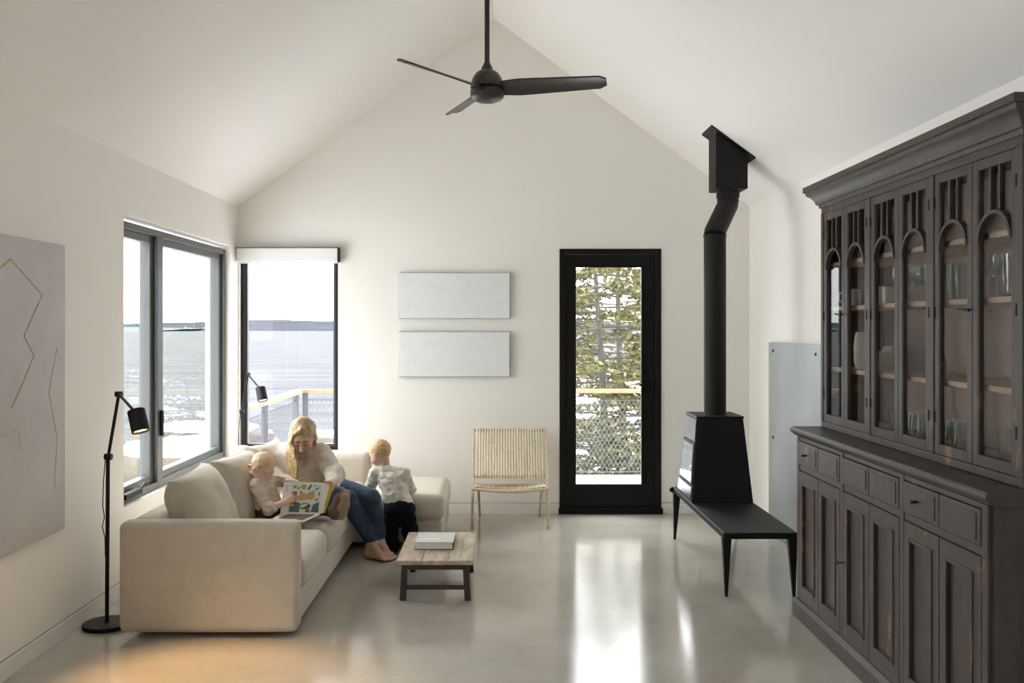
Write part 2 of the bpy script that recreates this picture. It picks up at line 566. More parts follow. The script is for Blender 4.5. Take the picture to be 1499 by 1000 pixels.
# door_1
w = struct(thing('door_1', (.945, YB, 0), 'black glazed door with one tall pane in the back wall', 'door'))
g0, g1, gz0, gz1 = .654, 1.212, .245, 2.088
frame_rect('X', D1[0] + .002, D1[1] - .002, .0, D1[3] - .002, .045, YB - .012, YB + .14).build('door_frame', blackdoor_m, w, bevel=.004)
m = MB()
for a, b, c, d in slab_holes(D1[0] + .048, D1[1] - .048, .045, D1[3] - .05, [(g0, g1, gz0, gz1)]):
    m.box((a, YB + .01, c), (b, YB + .055, d))
lf = m.build('door_leaf', blackdoor_m, w)
frame_rect('X', g0 - .012, g1 + .012, gz0 - .012, gz1 + .012, .014, YB + .004, YB + .012).build('glazing_bead', blackdoor_m, lf, bevel=.002)
pane('X', g0, g1, gz0, gz1, YB + .03).build('pane', pane_m, lf)
MB().box((D1[0] - .008, YB - .035, .0), (D1[1] + .008, YB + .05, .05)).build('threshold', blackdoor_m, w, bevel=.003)
MB().box((D1[1] - .085, YB + .0, 1.02), (D1[1] - .06, YB + .012, 1.16)).bar((D1[1] - .072, YB - .02, 1.09), (D1[1] - .19, YB - .02, 1.09), .012, .018).bar((D1[1] - .072, YB + .005, 1.09), (D1[1] - .072, YB - .025, 1.09), .014, .014).build('door_handle', blackdoor_m, w, bevel=.002)

w = struct(thing('added_fill_window', (XL, 1.6, W3[2]), 'added charcoal framed side window beyond the painting, for fill light', 'window'))
frame_rect('Y', W3[0] + .002, W3[1] - .002, W3[2] + .002, W3[3] - .002, .05, XL - .15, XL - .035).build('window_frame', frame_m, w)
pane('Y', W3[0] + .05, W3[1] - .05, W3[2] + .05, W3[3] - .05, XL - .1).build('pane', pane_m, w)
portal('portal_fill_window', (XL - .17, 1.6, 1.38), (0, -PI / 2, 0), 1.735, 1.8)
portal('portal_left_window', (XL - .17, 6.415, 1.38), (0, -PI / 2, 0), 1.735, 2.11)
portal('portal_back_window', (-1.78, YB + .17, 1.39), (-PI / 2, 0, 0), .83, 1.71)
portal('portal_door', (.93, YB + .17, 1.17), (-PI / 2, 0, 0), .56, 1.85)

# ------------------------------------------------------------------ outside
def terrain():
    xs = np.concatenate([np.linspace(-160, -30, 27), np.linspace(-28, 28, 113), np.linspace(30, 160, 27)])
    ys = np.concatenate([np.linspace(-40, 7, 20), np.linspace(8, 60, 105), np.linspace(62, 160, 40)])
    V = []
    for y in ys:
        for x in xs:
            shore = 40 + 75 / (1 + math.exp(-(x - 3) / 2.5)) + 4 * mnoise.noise(Vector((x * .06, 3, 0)))
            t = (y - 9) / (shore - 9)
            z = -1.0 - 2.6 * max(0, min(1.6, t)) ** 1.5
            amp = max(.12, 1 - max(0, t))
            z += amp * (.32 * mnoise.noise(Vector((x * .23, y * .23, 0))) + .12 * mnoise.noise(Vector((x * .8, y * .8, 4))))
            if t > 1: z -= (t - 1) * 6
            if y < 9 and -2.8 < x < 4.5: z = -1.2
            V.append((x, y, z))
    nx = len(xs)
    F = [(j * nx + i, j * nx + i + 1, (j + 1) * nx + i + 1, (j + 1) * nx + i) for j in range(len(ys) - 1) for i in range(nx - 1)]
    o = link_mesh('ground', V, F, snow_m, None, True, angle=180)
    return tag(o, 'snow covered shore sloping down to the sea outside', 'ground', kind='structure')


terrain()
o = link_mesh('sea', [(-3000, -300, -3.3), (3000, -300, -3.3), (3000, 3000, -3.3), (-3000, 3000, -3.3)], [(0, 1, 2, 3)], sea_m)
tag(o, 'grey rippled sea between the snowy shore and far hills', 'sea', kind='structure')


def ridge(name, x0, x1, y0, depth, hmax, mt, label, seed, base=-3.4):
    n, k = 90, 6
    V, F = [], []
    for j in range(k + 1):
        t = j / k
        for i in range(n + 1):
            u = i / n
            env = math.sin(PI * u) ** .45
            h = hmax * (0.72 + .35 * mnoise.noise(Vector((u * 5 + seed, seed, 0))) + .10 * mnoise.noise(Vector((u * 30, seed, 0)))) * env
            V.append((x0 + (x1 - x0) * u, y0 + depth * t, base + (h + 3) * math.sin(PI / 2 * min(1, t * 1.6)) - (2 if t > .8 else 0)))
    for j in range(k):
        for i in range(n):
            a = j * (n + 1) + i
            F.append((a, a + 1, a + n + 2, a + n + 1))
    o = link_mesh(name, V, F, mt, None, True, angle=180)
    return tag(o, label, 'hill', kind='structure')


ridge('hill', -620, 260, 1150, 380, 17, hill_m, 'long low blue grey hill beyond the sea, seen through the back window', 3.1)
ridge('hill', -1500, -380, 980, 300, 5, hillg_m, 'low snow flecked green headland across the sea, seen through the side window', 8.7)

# rocky ledges on the shore seen through the left window
def rock(loc, sz, rz, label, seed):
    n, k = 18, 10
    V, F = [], []
    for j in range(k + 1):
        th = PI * j / k
        for i in range(n):
            ph = 2 * PI * i / n
            d = Vector((math.sin(th) * math.cos(ph), math.sin(th) * math.sin(ph), math.cos(th)))
            q = Vector([math.copysign(abs(c) ** .55, c) for c in d])
            q *= 1 + .22 * mnoise.noise(d * 2.2 + Vector((seed, 0, 0))) + .08 * mnoise.noise(d * 6 + Vector((seed, 5, 0)))
            V.append((q.x * sz[0], q.y * sz[1], q.z * sz[2]))
    for j in range(k):
        for i in range(n):
            F.append((j * n + i, (j + 1) * n + i, (j + 1) * n + (i + 1) % n, j * n + (i + 1) % n))
    t = thing('shore_rock', loc, label, 'rock', 'rocks on the snowy shore')
    t.rotation_euler.z = rz
    me_o = ORG[t.name]; ORG[t.name] = Vector((0, 0, 0))
    link_mesh('rock_body', V, F, rock_m, t, True, angle=50)
    Vc = [(x * .96, y * .96, z + (.05 * sz[2] + .03 if z > .70 * sz[2] else -.12)) for x, y, z in V]
    link_mesh('snow_cap', Vc, F, snow_m, t, True, angle=180)
    ORG[t.name] = me_o


rock((-4.85, 14.0, -.92), (1.05, .6, .72), -.15, 'tan rock ledge under snow closest to the side window', 1.0)
rock((-7.3, 14.9, -.95), (.9, .7, .62), .2, 'low tan boulder next to the rock ledge by the side window', 4.0)
rock((-7.4, 22.5, -1.35), (1.5, .8, .5), .1, 'dark shore boulder at the water seen through the side window', 7.0)
rock((-6.2, 33.0, -2.7), (1.4, .7, .45), .1, 'small snowy rock at the waterline seen past the deck railing', 9.0)
rock((-9.4, 34.0, -2.7), (1.1, .6, .4), .3, 'small low rock at the waterline beside the deck corner post', 12.0)

# deck and railing
struct(MB().box((-2.45, YB + TH, -.32), (4.4, 10.35, -.10)).build('deck_slab', snow_m, bevel=.02))
RY, RX, RH = 10.2, -2.23, .885
r_ = thing('deck_railing', (RX, RY, -.1), 'deck railing with cedar top rail, grey posts and wire netting outside', 'railing')
MB().box((RX - .05, RY - .05, RH - .042), (4.3, RY + .05, RH)).build('top_rail', rail_m, r_, bevel=.006)
MB().box((RX - .05, YB + TH + .02, RH - .042), (RX + .05, RY - .052, RH)).build('top_rail', rail_m, r_, bevel=.006)
for x, y in ((RX, 8.67), (RX - .02, RY - .13), (RX + .06, RY), (.1, RY), (2.2, RY), (4.2, RY)):
    p_ = MB().box((x - .032, y - .012, -.1), (x + .032, y + .012, RH - .042)).build('post', post_m, r_, bevel=.002)
    for bx, bz_ in ((.02, .09), (-.02, .12)):
        MB().tube([(x + bx, y - .02, RH - bz_), (x + bx, y - .012, RH - bz_)], .01, 8).build('bolt', wire_m, p_)
def cable(a, b, sag):
    a, b = Vector(a), Vector(b)
    return [a.lerp(b, i / 8) + Vector((0, 0, -sag * math.sin(PI * i / 8))) for i in range(9)]
for zz in (RH - .12, -.04):
    MB().tube(cable((RX + .06, RY, zz), (.1, RY, zz), .006), .004, 5).build('cable', wire_m, r_)
    MB().tube(cable((.1, RY, zz), (2.2, RY, zz), .006), .004, 5).build('cable', wire_m, r_)
    MB().tube(cable((2.2, RY, zz), (4.2, RY, zz), .006), .004, 5).build('cable', wire_m, r_)
    MB().tube(cable((RX, 8.67, zz), (RX - .02, RY - .13, zz), .02), .004, 5).build('cable', wire_m, r_)
    MB().tube(cable((RX, YB + TH + .02, zz), (RX, 8.67, zz), .03), .004, 5).build('cable', wire_m, r_)
m = MB()
def net(m, u0, u1, z0, z1, cell, fn):
    hgt = z1 - z0
    u = u0 - hgt * .6
    while u < u1:
        for sgn in (1, -1):
            a, b = (u, z0), (u + hgt * .6, z1)
            if sgn < 0: a, b = (u, z1), (u + hgt * .6, z0)
            if a[0] < u0:
                t = (u0 - a[0]) / (b[0] - a[0]); a = (u0, a[1] + (b[1] - a[1]) * t)
            if b[0] > u1:
                t = (u1 - a[0]) / (b[0] - a[0]); b = (u1, a[1] + (b[1] - a[1]) * t)
            if b[0] - a[0] > 1e-3:
                m.tube([fn(*a), fn(*b)], .0022, 3, cap=False)
        u += cell
net(m, RX + .06, 4.2, -.04, RH - .12, .05, lambda u, z: (u, RY, z))
net(m, YB + TH + .02, RY - .13, -.04, RH - .12, .05, lambda u, z: (RX, u, z))
tag(m.build('wire_netting', wire_m, r_), kind='stuff')


# conifers beyond the deck
def conifer(x, y, z0, h, r, seed, label, lean=0.0, low=.12, nm=needle_m, spread=1.0, nb=64):
    R = random.Random(seed)
    t = thing('spruce_tree', (x, y, z0), label, 'tree', 'conifers beyond the deck')
    org = Vector((x, y, z0))
    def ax(u): return org + Vector((lean * u * h + .10 * math.sin(u * 4 + seed), 0, u * h))
    MB().tube([ax(i / 12) for i in range(13)], [r * (1 - .8 * i / 12) for i in range(13)], 9).build('trunk', bark_m, t, smooth=True)
    br = MB(); NV, NF = [], []
    for b in range(nb):
        u = low + (1 - low) * ((b + R.random() * .7) / nb) ** .95
        L = (1.9 * (1 - u) ** .7 + .3) * spread * R.uniform(.65, 1.15)
        a = b * 2.4 + R.uniform(-.5, .5)
        d = Vector((math.cos(a), math.sin(a), 0))
        p0 = ax(u)
        rise, droop = R.uniform(-.02, .10), R.uniform(.02, .12)
        pts = [p0 + d * (L * s) + Vector((0, 0, L * (rise * s - droop * s * s))) for s in (0, .25, .5, .75, 1)]
        br.tube(pts, [.022 * (1 - u * .6), .018, .013, .009, .004], 5)
        bare = R.random() < (.45 if u < .35 else .12)
        nt_ = int((10 if bare else 80) * L)
        sd = Vector((-d.y, d.x, 0))
        for q in range(nt_):
            s = R.uniform(.28 if not bare else .7, 1.04) ** .8
            i = min(3, int(s * 4)); f = min(1.0, s * 4 - i)
            c = pts[i].lerp(pts[i + 1], f)
            wd = .30 * L * math.sin(PI * min(1, max(.02, (s - .15) / .95))) + .05
            c = c + sd * R.uniform(-wd, wd) + Vector((0, 0, R.gauss(.0, .035) + .02))
            nd = (d * R.uniform(.2, 1) + sd * R.uniform(-1, 1) + Vector((0, 0, R.uniform(-.2, .55)))).normalized()
            ln = R.uniform(.10, .19)
            ww = nd.cross(Vector((R.uniform(-1, 1), R.uniform(-1, 1), R.uniform(-1, 1)))).normalized() * R.uniform(.02, .042)
            k = len(NV)
            NV.extend([c - ww * .4, c + nd * ln * .5 - ww, c + nd * ln, c + nd * ln * .5 + ww])
            NF.append((k, k + 1, k + 2, k + 3))
    br.build('branches', bark_m, t)
    o = link_mesh('needles', [tuple(v) for v in NV], NF, nm, t)
    o['kind'] = 'stuff'


conifer(1.72, 15.6, -1.4, 5.6, .085, 1, 'twin trunked looking spruce seen through the door, closest to its hinge side', .0, .10, needle_m, .95, 74)
conifer(2.50, 18.6, -1.6, 6.4, .095, 2, 'taller straight spruce just behind the first one through the door', .01, .10, needle_m, .9, 76)
conifer(1.75, 21.4, -1.7, 4.9, .07, 3, 'slim dull green spruce behind the others through the door', .0, .06, needle2_m, .8, 60)
conifer(2.45, 14.6, -1.3, 2.6, .05, 4, 'short bushy young spruce low behind the netting', .0, .05, needle_m, .85, 48)
conifer(4.1, 23.6, -1.8, 5.2, .08, 6, 'distant thin spruce standing furthest from the deck', .0, .1, needle2_m, .8, 56)
conifer(1.42, 13.4, -1.3, 1.4, .035, 9, 'knee high brown sapling at the foot of the spruces', .0, .05, needle2_m, .6, 30)

# ------------------------------------------------------------------ wall pieces
t = thing('roller_blind', (-1.77, YB, 2.13), 'white roller blind cassette above the tall back window', 'blind')
MB().box((-2.20, YB - .085, 2.133), (-1.352, YB - .002, 2.243)).build('fascia', blind_m, t, bevel=.004)
MB().box((-1.352, YB - .085, 2.128), (-1.344, YB - .002, 2.25)).build('end_cap', black_m, t, bevel=.001)
MB().box((-2.206, YB - .086, 2.243), (-1.344, YB - .002, 2.249)).build('top_edge', frame_m, t)
MB().box((-2.19, YB - .05, 2.118), (-1.36, YB - .03, 2.133)).build('hem_bar', blind_m, t, bevel=.003)

for z0, z1, lab in ((1.655, 2.037, 'pale grey rectangular canvas, upper of two on the back wall'), (1.163, 1.539, 'pale grey rectangular canvas, lower of two on the back wall')):
    t = thing('wall_canvas', (-.37, YB, z0), lab, 'picture', 'pair of pale canvases')
    x0, x1 = -.84, .092
    MB().box((x0, YB - .038, z0), (x1, YB - .001, z1)).build('canvas', panel_m, t, bevel=.004)
    frame_rect('X', x0 - .004, x1 + .004, z0 - .004, z1 + .004, .004, YB - .034, YB - .001).build('edge_strip', steel_m, t)

t = thing('abstract_painting', (XL, 3.86, .568), 'large grey beige abstract painting with thin orange and ochre lines', 'painting')
MB().box((XL + .001, 3.15, .568), (XL + .034, 4.566, 1.99)).build('canvas', paint_m, t, bevel=.004)
XP = XL + .0345
def onwall(px, py):
    Y = -XP * FPX / (VX - px)
    return Vector((XP, Y, CH - (py - VY) * Y / FPX))
for pts, mt in (([(-20, 412), (15, 379), (62, 432), (35, 492), (50, 520), (34, 560), (17, 597)], orange_m),
                ([(84, 510), (79, 535), (72, 575), (78, 610), (84, 640), (81, 690), (80, 716)], yellow_m),
                ([(0, 640), (28, 628), (30, 660)], yellow_m)):
    q = [onwall(*p) for p in pts]
    m = MB()
    for a, b in zip(q, q[1:]):
        m.bar(a, b,   .0016, .007, up=(0, (b - a).z, -(b - a).y))
    m.build('paint_line', mt, t)

t = thing('heat_shield_panel', (XR - .02, 6.2, .01), 'bare grey steel heat shield panel on the wall behind the stove', 'panel')
MB().box((XR - .03, 5.1, .012), (XR - .022, 7.05, 1.463)).build('steel_sheet', steel_m, t, bevel=.001)
for y in (6.93, 6.0, 5.2):
    for z in (1.40, .74, .1):
        MB().tube([(XR - .03, y, z), (XR - .036, y, z)], .011, 10).build('standoff_bolt', iron_m, t)
        MB().tube([(XR - .022, y, z), (XR - .002, y, z)], .008, 8).build('standoff', iron_m, t)

# ------------------------------------------------------------------ ceiling fan
FX, FY, FZ = -.0655, 5.126, 2.925
t = thing('ceiling_fan', (FX, FY, FZ), 'dark bronze three blade ceiling fan hanging from the ridge', 'fan')
fan_m = mat('dark_bronze', (.022, .017, .015), .35, spec=.5)
zr = HR - SL * abs(FX - XRG)
MB().tube([(FX, FY, FZ + .14), (FX, FY, zr - .005)], .0145, 14).build('downrod', fan_m, t, smooth=True)
MB().lathe((FX, FY, zr - .09), [(.016, 0), (.05, .01), (.065, .05), (.067, .055)], 24).build('canopy', fan_m, t, smooth=True)
k = .003854
prof = [(.0, -.078), (.05, -.074), (.082, -.062), (.094, -.048), (.096, -.020), (.094, -.008)]
MB().lathe((FX, FY, FZ), prof, 32).build('motor_housing', fan_m, t, smooth=True)
MB().lathe((FX, FY, FZ), [(.080, -.008), (.080, .008)], 28).build('motor_gap', black_m, t, smooth=True)
MB().lathe((FX, FY, FZ), [(.094, .006), (.092, .02), (.084, .055), (.066, .085), (.045, .10), (.034, .103), (.032, .118), (.022, .135), (.0146, .155)], 32).build('motor_dome', fan_m, t, smooth=True)
for th in (349, 109, 229):
    a = math.radians(th)
    er = Vector((math.cos(a), math.sin(a), 0)); et = Vector((-math.sin(a), math.cos(a), 0))
    V, F = [], []
    n = 16
    for i in range(n + 1):
        s = i / n
        rr = .085 + .585 * s
        ch = .140 * (1 - .20 * s) * (1 - max(0, (s - .93) / .07) ** 3 * .45) * (.78 + .22 * min(1, s * 6))
        pit = math.radians(25 - 7 * s)
        for j in range(5):
            w_ = (j / 4 - .5) * ch + .012 * s
            cam_ = .006 * (1 - (2 * j / 4 - 1) ** 2)
            for top in (1, 0):
                p = Vector((FX, FY, FZ)) + er * rr + et * w_ * math.cos(pit) + Vector((0, 0, -w_ * math.sin(pit) + cam_ + (.0045 if top else -.0045) + .012 * s))
                V.append(p)
    def vi(i, j, tp): return (i * 5 + j) * 2 + (0 if tp else 1)
    for i in range(n):
        for j in range(4):
            F.append((vi(i, j, 1), vi(i + 1, j, 1), vi(i + 1, j + 1, 1), vi(i, j + 1, 1)))
            F.append((vi(i, j, 0), vi(i, j + 1, 0), vi(i + 1, j + 1, 0), vi(i + 1, j, 0)))
        F.append((vi(i, 0, 1), vi(i, 0, 0), vi(i + 1, 0, 0), vi(i + 1, 0, 1)))
        F.append((vi(i, 4, 1), vi(i + 1, 4, 1), vi(i + 1, 4, 0), vi(i, 4, 0)))
    for i in (0, n):
        for j in range(4):
            F.append((vi(i, j, 1), vi(i, j + 1, 1), vi(i, j + 1, 0), vi(i, j, 0)))
    link_mesh('blade', [tuple(v) for v in V], F, fan_m, t, True, angle=50)

# ------------------------------------------------------------------ stove, flue
BX0, BX1, BY0, BY1, BZ = 1.31, 1.745, 5.30, 6.84, .38
t = thing('wood_stove', (1.53, 6.2, 0), 'black tapered wood stove standing on its long low bench', 'stove')
MB().box((BX0, BY0, BZ - .038), (BX1, BY1, BZ)).build('bench_top', black_m, t, bevel=.006)
for x, y, sx_, sy_ in ((BX0 + .025, BY0 + .03, 0, 0), (BX1 - .025, BY0 + .03, .012, 0), (BX0 + .025, BY1 - .03, -.025, -.08), (BX1 - .025, BY1 - .03, .05, -.08)):
    MB().bar((x, y, BZ - .036), (x + sx_, y + sy_ * .6, 0.0), .052, .046, up=(0, 1, 0), w2=.016, h2=.016).build('leg', black_m, t, bevel=.002)
sb = [(1.318, 6.20), (1.738, 6.20), (1.738, 6.68), (1.318, 6.68)]
st = [(1.372, 6.28), (1.690, 6.28), (1.690, 6.63), (1.372, 6.63)]
ZT = .963
def lerp2(a, b, u): return tuple(p + (q - p) * u for p, q in zip(a, b))
def ring(u, z): return [(*lerp2(a, b, u), z) for a, b in zip(sb, st)]
MB().hexa(ring(0, BZ), ring(1, ZT - .014)).build('stove_body', black_m, t, bevel=.003)
MB().box((1.366, 6.274, ZT - .014), (1.696, 6.636, ZT)).build('top_plate', black_m, t, bevel=.003)
stove_face = mat('grey_stove_face', (.10, .105, .11), .25, spec=.6)  # panels in a paler grey than the black body
def face_quad(u0, u1, y0, y1, off, th):
    q = []
    for o_f in (off, off + th):
        for u, y in ((u0, y0), (u0, y1), (u1, y1), (u1, y0)):
            x = sb[0][0] + (st[0][0] - sb[0][0]) * u - o_f
            ya = sb[0][1] + (st[0][1] - sb[0][1]) * u; yb = sb[3][1] + (st[3][1] - sb[3][1]) * u
            q.append((x, ya + (yb - ya) * y, BZ + (ZT - .014 - BZ) * u))
    return q
def slab(u0, u1, y0, y1, off, th):
    q = face_quad(u0, u1, y0, y1, off, th); return MB().hexa(q[:4][::-1], q[4:][::-1])
slab(.72, .985, .02, .98, .001, .005).build('upper_panel', stove_face, t)
dr = slab(.20, .70, .03, .97, .001, .006).build('stove_door', black_m, t)
stglass = mat('dark_stove_glass', (.012, .012, .012), .03, spec=1.0, coat=1.0)
slab(.23, .67, .09, .91, .0075, .002).build('glass', stglass, dr)
slab(.04, .18, .03, .97, .001, .008).build('ash_panel', stove_face, t)
MB().tube([(BX0 - .008, BY1 - .03, BZ - .02), (BX0 - .008, BY1 + .0, BZ - .02)], .02, 12).build('end_knob', black_m, t)

PR = .0775
lp, up_ = Vector((1.535, 6.45, 0)), Vector((1.688, 6.69, 0))
t = thing('stove_pipe', (1.535, 6.45, ZT), 'black stove pipe with offset elbow rising into a square ceiling support box', 'stove pipe')
MB().tube([(lp.x, lp.y, ZT), (lp.x, lp.y, 2.235)], PR, 28).build('straight_pipe', black_m, t, smooth=True)
MB().tube([(lp.x, lp.y, 2.235), (lp.x + .004, lp.y + .007, 2.262), (up_.x - .006, up_.y - .009, 2.475), (up_.x, up_.y, 2.51)], PR * .985, 28).build('elbow', black_m, t, smooth=True)
MB().lathe((lp.x, lp.y, 2.218), [(PR + .003, 0), (PR + .003, .02)], 28).build('lower_seam', black_m, t, smooth=True)
MB().lathe((up_.x, up_.y, 2.50), [(PR, 0), (PR, .03), (PR + .006, .032), (PR + .006, .065), (PR, .067), (PR, .11)], 28).build('collar', black_m, t, smooth=True)
bx0, bx1, by0, by1, bz = 1.573, 1.803, 6.575, 6.805, 2.584
def ceil_z(x): return HR - SL * abs(x - XRG)
MB().hexa([(bx0, by0, bz), (bx1, by0, bz), (bx1, by1, bz), (bx0, by1, bz)],
          [(bx0, by0, ceil_z(bx0)), (bx1, by0, ceil_z(bx1)), (bx1, by1, ceil_z(bx1)), (bx0, by1, ceil_z(bx0))]).build('support_box', black_m, t, bevel=.003)
fx0, fx1, fy0, fy1 = bx0 - .042, bx1 + .045, by0 - .04, by1 + .04
MB().hexa([(fx0, fy0, ceil_z(fx0) - .012), (fx1, fy0, ceil_z(fx1) - .012), (fx1, fy1, ceil_z(fx1) - .012), (fx0, fy1, ceil_z(fx0) - .012)],
          [(fx0, fy0, ceil_z(fx0)), (fx1, fy0, ceil_z(fx1)), (fx1, fy1, ceil_z(fx1)), (fx0, fy1, ceil_z(fx0))]).build('ceiling_flange', black_m, t, bevel=.001)

# ------------------------------------------------------------------ sectional sofa
SX0, SX1, SX2, SY0, SY1, SYF = -1.93, -1.02, -.388, 4.60, 7.30, 6.45
SEAT = .392
t = thing('sectional_sofa', (-1.4, 5.9, 0), 'oatmeal linen corner sofa with armless chaise end', 'sofa')
soft('base', (SX0 + .02, SY0 + .10, .045), (SX1 - .012, SY1 - .02, .205), .025, sofa_m, t)
soft('base', (SX1 - .03, SYF + .012, .045), (SX2 - .012, SY1 - .02, .205), .025, sofa_m, t)
soft('arm', (SX0, SY0, .028), (SX1 + .0, SY0 + .125, .588), .035, sofa_m, t, crown=(0, .006, .004))
soft('backrest', (SX0, SY0 + .115, .035), (SX0 + .20, SY1, .585), .055, sofa_m, t, crown=(.006, 0, .004))
soft('backrest', (SX0 + .19, SY1 - .20, .035), (SX1 + .01, SY1, .592), .055, sofa_m, t, crown=(0, .01, .006))
ys_ = (SY0 + .127, 5.42, 6.24)
soft('seat_cushion', (SX0 + .19, ys_[0], .20), (SX1, ys_[1] - .004, SEAT - .012), .055, sofa_m, t, crown=(.018, 0, .022), wob=.004, seed=1)
soft('seat_cushion', (SX0 + .19, ys_[1] + .004, .20), (SX1, ys_[2] - .004, SEAT - .012), .055, sofa_m, t, crown=(.018, 0, .022), wob=.004, seed=2)
soft('seat_cushion', (SX0 + .19, ys_[2] + .004, .20), (SX1 - .01, SY1 - .19, SEAT - .012), .055, sofa_m, t, crown=(.0, 0, .02), wob=.004, seed=3)
soft('seat_cushion', (SX1 - .002, SYF - .01, .20), (SX2, SY1, SEAT - .008), .06, sofa_m, t, crown=(.012, .016, .016), wob=.004, seed=4)
for x, y in ((SX0 + .08, SY0 + .22), (SX1 - .16, SY0 + .22), (SX0 + .08, SY1 - .08), (SX1 - .08, SYF + .05), (SX2 - .07, SYF + .06), (SX2 - .07, SY1 - .08)):
    MB().tube([(x, y, 0), (x, y, .05)], [.022, .026], 12).build('foot', under_m, t)


def pillow(name, c, ex, ey, ez, w, h, th, mt, label, seed, group=None):
    """ex: width direction, ey: height direction, ez: thickness direction"""
    n = 22
    ex, ey, ez, c = Vector(ex).normalized(), Vector(ey).normalized(), Vector(ez).normalized(), Vector(c)
    V, F = [], []
    for side in (1, -1):
        for j in range(n + 1):
            for i in range(n + 1):
                u, v = math.sin((2 * i / n - 1) * PI / 2), math.sin((2 * j / n - 1) * PI / 2)
                z = th / 2 * (max(0, (1 - abs(u) ** 3.2) * (1 - abs(v) ** 3.2))) ** .42
                x = u * w / 2 * (1 - .05 * (1 - v * v)) ; y = v * h / 2 * (1 - .05 * (1 - u * u))
                q = Vector((u * 2.1 + seed, v * 2.1, side * 1.5))
                z += .012 * mnoise.noise(q * 1.7) * (1 - abs(u) ** 4) * (1 - abs(v) ** 4)
                V.append(tuple(c + ex * x + ey * y + ez * (side * z)))
    N = (n + 1) ** 2
    for j in range(n):
        for i in range(n):
            a = j * (n + 1) + i
            F.append((a, a + 1, a + n + 2, a + n + 1))
            F.append((N + a, N + a + n + 1, N + a + n + 2, N + a + 1))
    o = thing(name, c, label, 'cushion', group)
    link_mesh('cover', V, F, mt, o, True, angle=180)
    m = MB()
    loop = []
    for i in range(n): loop.append(i)
    for j in range(n): loop.append(j * (n + 1) + n)
    for i in range(n, 0, -1): loop.append(n * (n + 1) + i)
    for j in range(n, 0, -1): loop.append(j * (n + 1))
    pts = [V[i] for i in loop] + [V[0]]
    m.tube(pts, .005, 6, cap=False)
    m.build('edge_seam', mt, o, smooth=True)
    return o


def lean(deg, yaw=0):
    a = math.radians(deg); b = math.radians(yaw)
    ex = Vector((math.sin(b), math.cos(b), 0))
    f = Vector((math.cos(b), -math.sin(b), 0))
    ez = f * math.cos(a) + Vector((0, 0, math.sin(a)))
    ey = -f * math.sin(a) + Vector((0, 0, math.cos(a)))
    return ex, ey, ez


ex, ey, ez = lean(24, -4)
pillow('back_cushion', (-1.645, 5.065, .568), ex, ey, ez, .66, .45, .26, cush_m, 'plump linen back cushion behind the sofa arm', 1.0, 'sofa back cushions')
ex, ey, ez = lean(22, 6)
pillow('back_cushion', (-1.615, 5.73, .568), ex, ey, ez, .60, .44, .23, cush_m, 'linen back cushion the seated toddler leans against', 5.0, 'sofa back cushions')
ex, ey, ez = lean(10, 0)
pillow('back_cushion', (-1.665, 6.68, .545), ex, ey, ez, .55, .38, .14, cush_m, 'linen back cushion in the sofa corner behind the woman', 9.0, 'sofa back cushions')

# ------------------------------------------------------------------ floor lamps
def floor_lamp(base, joint, top, head0, head1, label, power):
    base, joint, top, head0, head1 = [Vector(v) for v in (base, joint, top, head0, head1)]
    t = thing('floor_lamp', base, label, 'lamp', 'black reading floor lamps')
    MB().lathe(base, [(.0, 0), (.118, 0), (.122, .004), (.122, .018), (.118, .022), (.0, .022)], 40).build('base', black_m, t, smooth=True)
    MB().tube([base + Vector((0, 0, .02)), joint], .0105, 14).build('pole', black_m, t, smooth=True)
    d = (top - joint).normalized()
    sd = d.cross(Vector((0, 1, 0))).normalized()
    MB().tube([joint + Vector((-.016, 0, .008)), joint + Vector((.02, 0, .008))], .017, 14).build('joint', black_m, t, smooth=True)
    MB().tube([joint, top], .0085, 12).build('upper_arm', black_m, t, smooth=True)
    MB().tube([top + Vector((-.017, 0, 0)), top + Vector((.017, 0, 0))], .014, 14).build('joint', black_m, t, smooth=True)
    ax = (head1 - head0).normalized()
    MB().tube([top, head0 + ax * .02], .007, 10).build('lower_arm', black_m, t, smooth=True)
    M = ax.to_track_quat('Z', 'Y').to_matrix()
    L = (head1 - head0).length
    sh = MB().lathe(head0, [(.0, 0), (.036, 0), (.040, .004), (.041, L), (.0375, L), (.036, L - .012), (.036, .01), (.0, .008)], 28, M).build('lamp_shade', black_m, t, smooth=True)
    MB().lathe(head0 + ax * (L - .014), [(.0, 0), (.0355, 0), (.0355, .004), (.0, .006)], 24, M).build('diffuser', glow_m, sh)
    pts = [joint + Vector((-.012, -.005, -.01)), joint + Vector((-.02, -.008, -.12)), joint + Vector((-.024, -.008, -.25)), joint + Vector((-.015, -.008, -.31)), joint + Vector((-.026, -.008, -.36)), joint + Vector((-.012, -.008, -.42)), joint + Vector((-.011, -.006, -.52))]
    MB().tube(pts, .0028, 6).build('cord', black_m, t)
    d_ = bpy.data.lights.new('lamp_beam', 'SPOT')
    d_.energy = power; d_.color = (1.0, .60, .27); d_.spot_size = math.radians(80); d_.spot_blend = .8; d_.shadow_soft_size = .03
    l = bpy.data.objects.new('lamp_beam', d_); COL.objects.link(l)
    l.location = head1 + ax * .004
    l.rotation_euler = (-ax).to_track_quat('Z', 'Y').to_euler()


floor_lamp((-2.07, 4.80, 0), P(158, 671, 4.80), P(174, 577, 4.58), P(199, 600, 4.24), P(199, 600, 4.24) + Vector((.33, -.25, -1.0)).normalized() * .108, 'black floor lamp shining beside the sofa arm', 75)
floor_lamp((-2.085, 7.44, 0), P(354, 604, 7.44), P(363, 548, 7.40), P(381, 567, 7.28), P(385, 587, 7.25), 'black floor lamp in the corner between the two windows', 20)

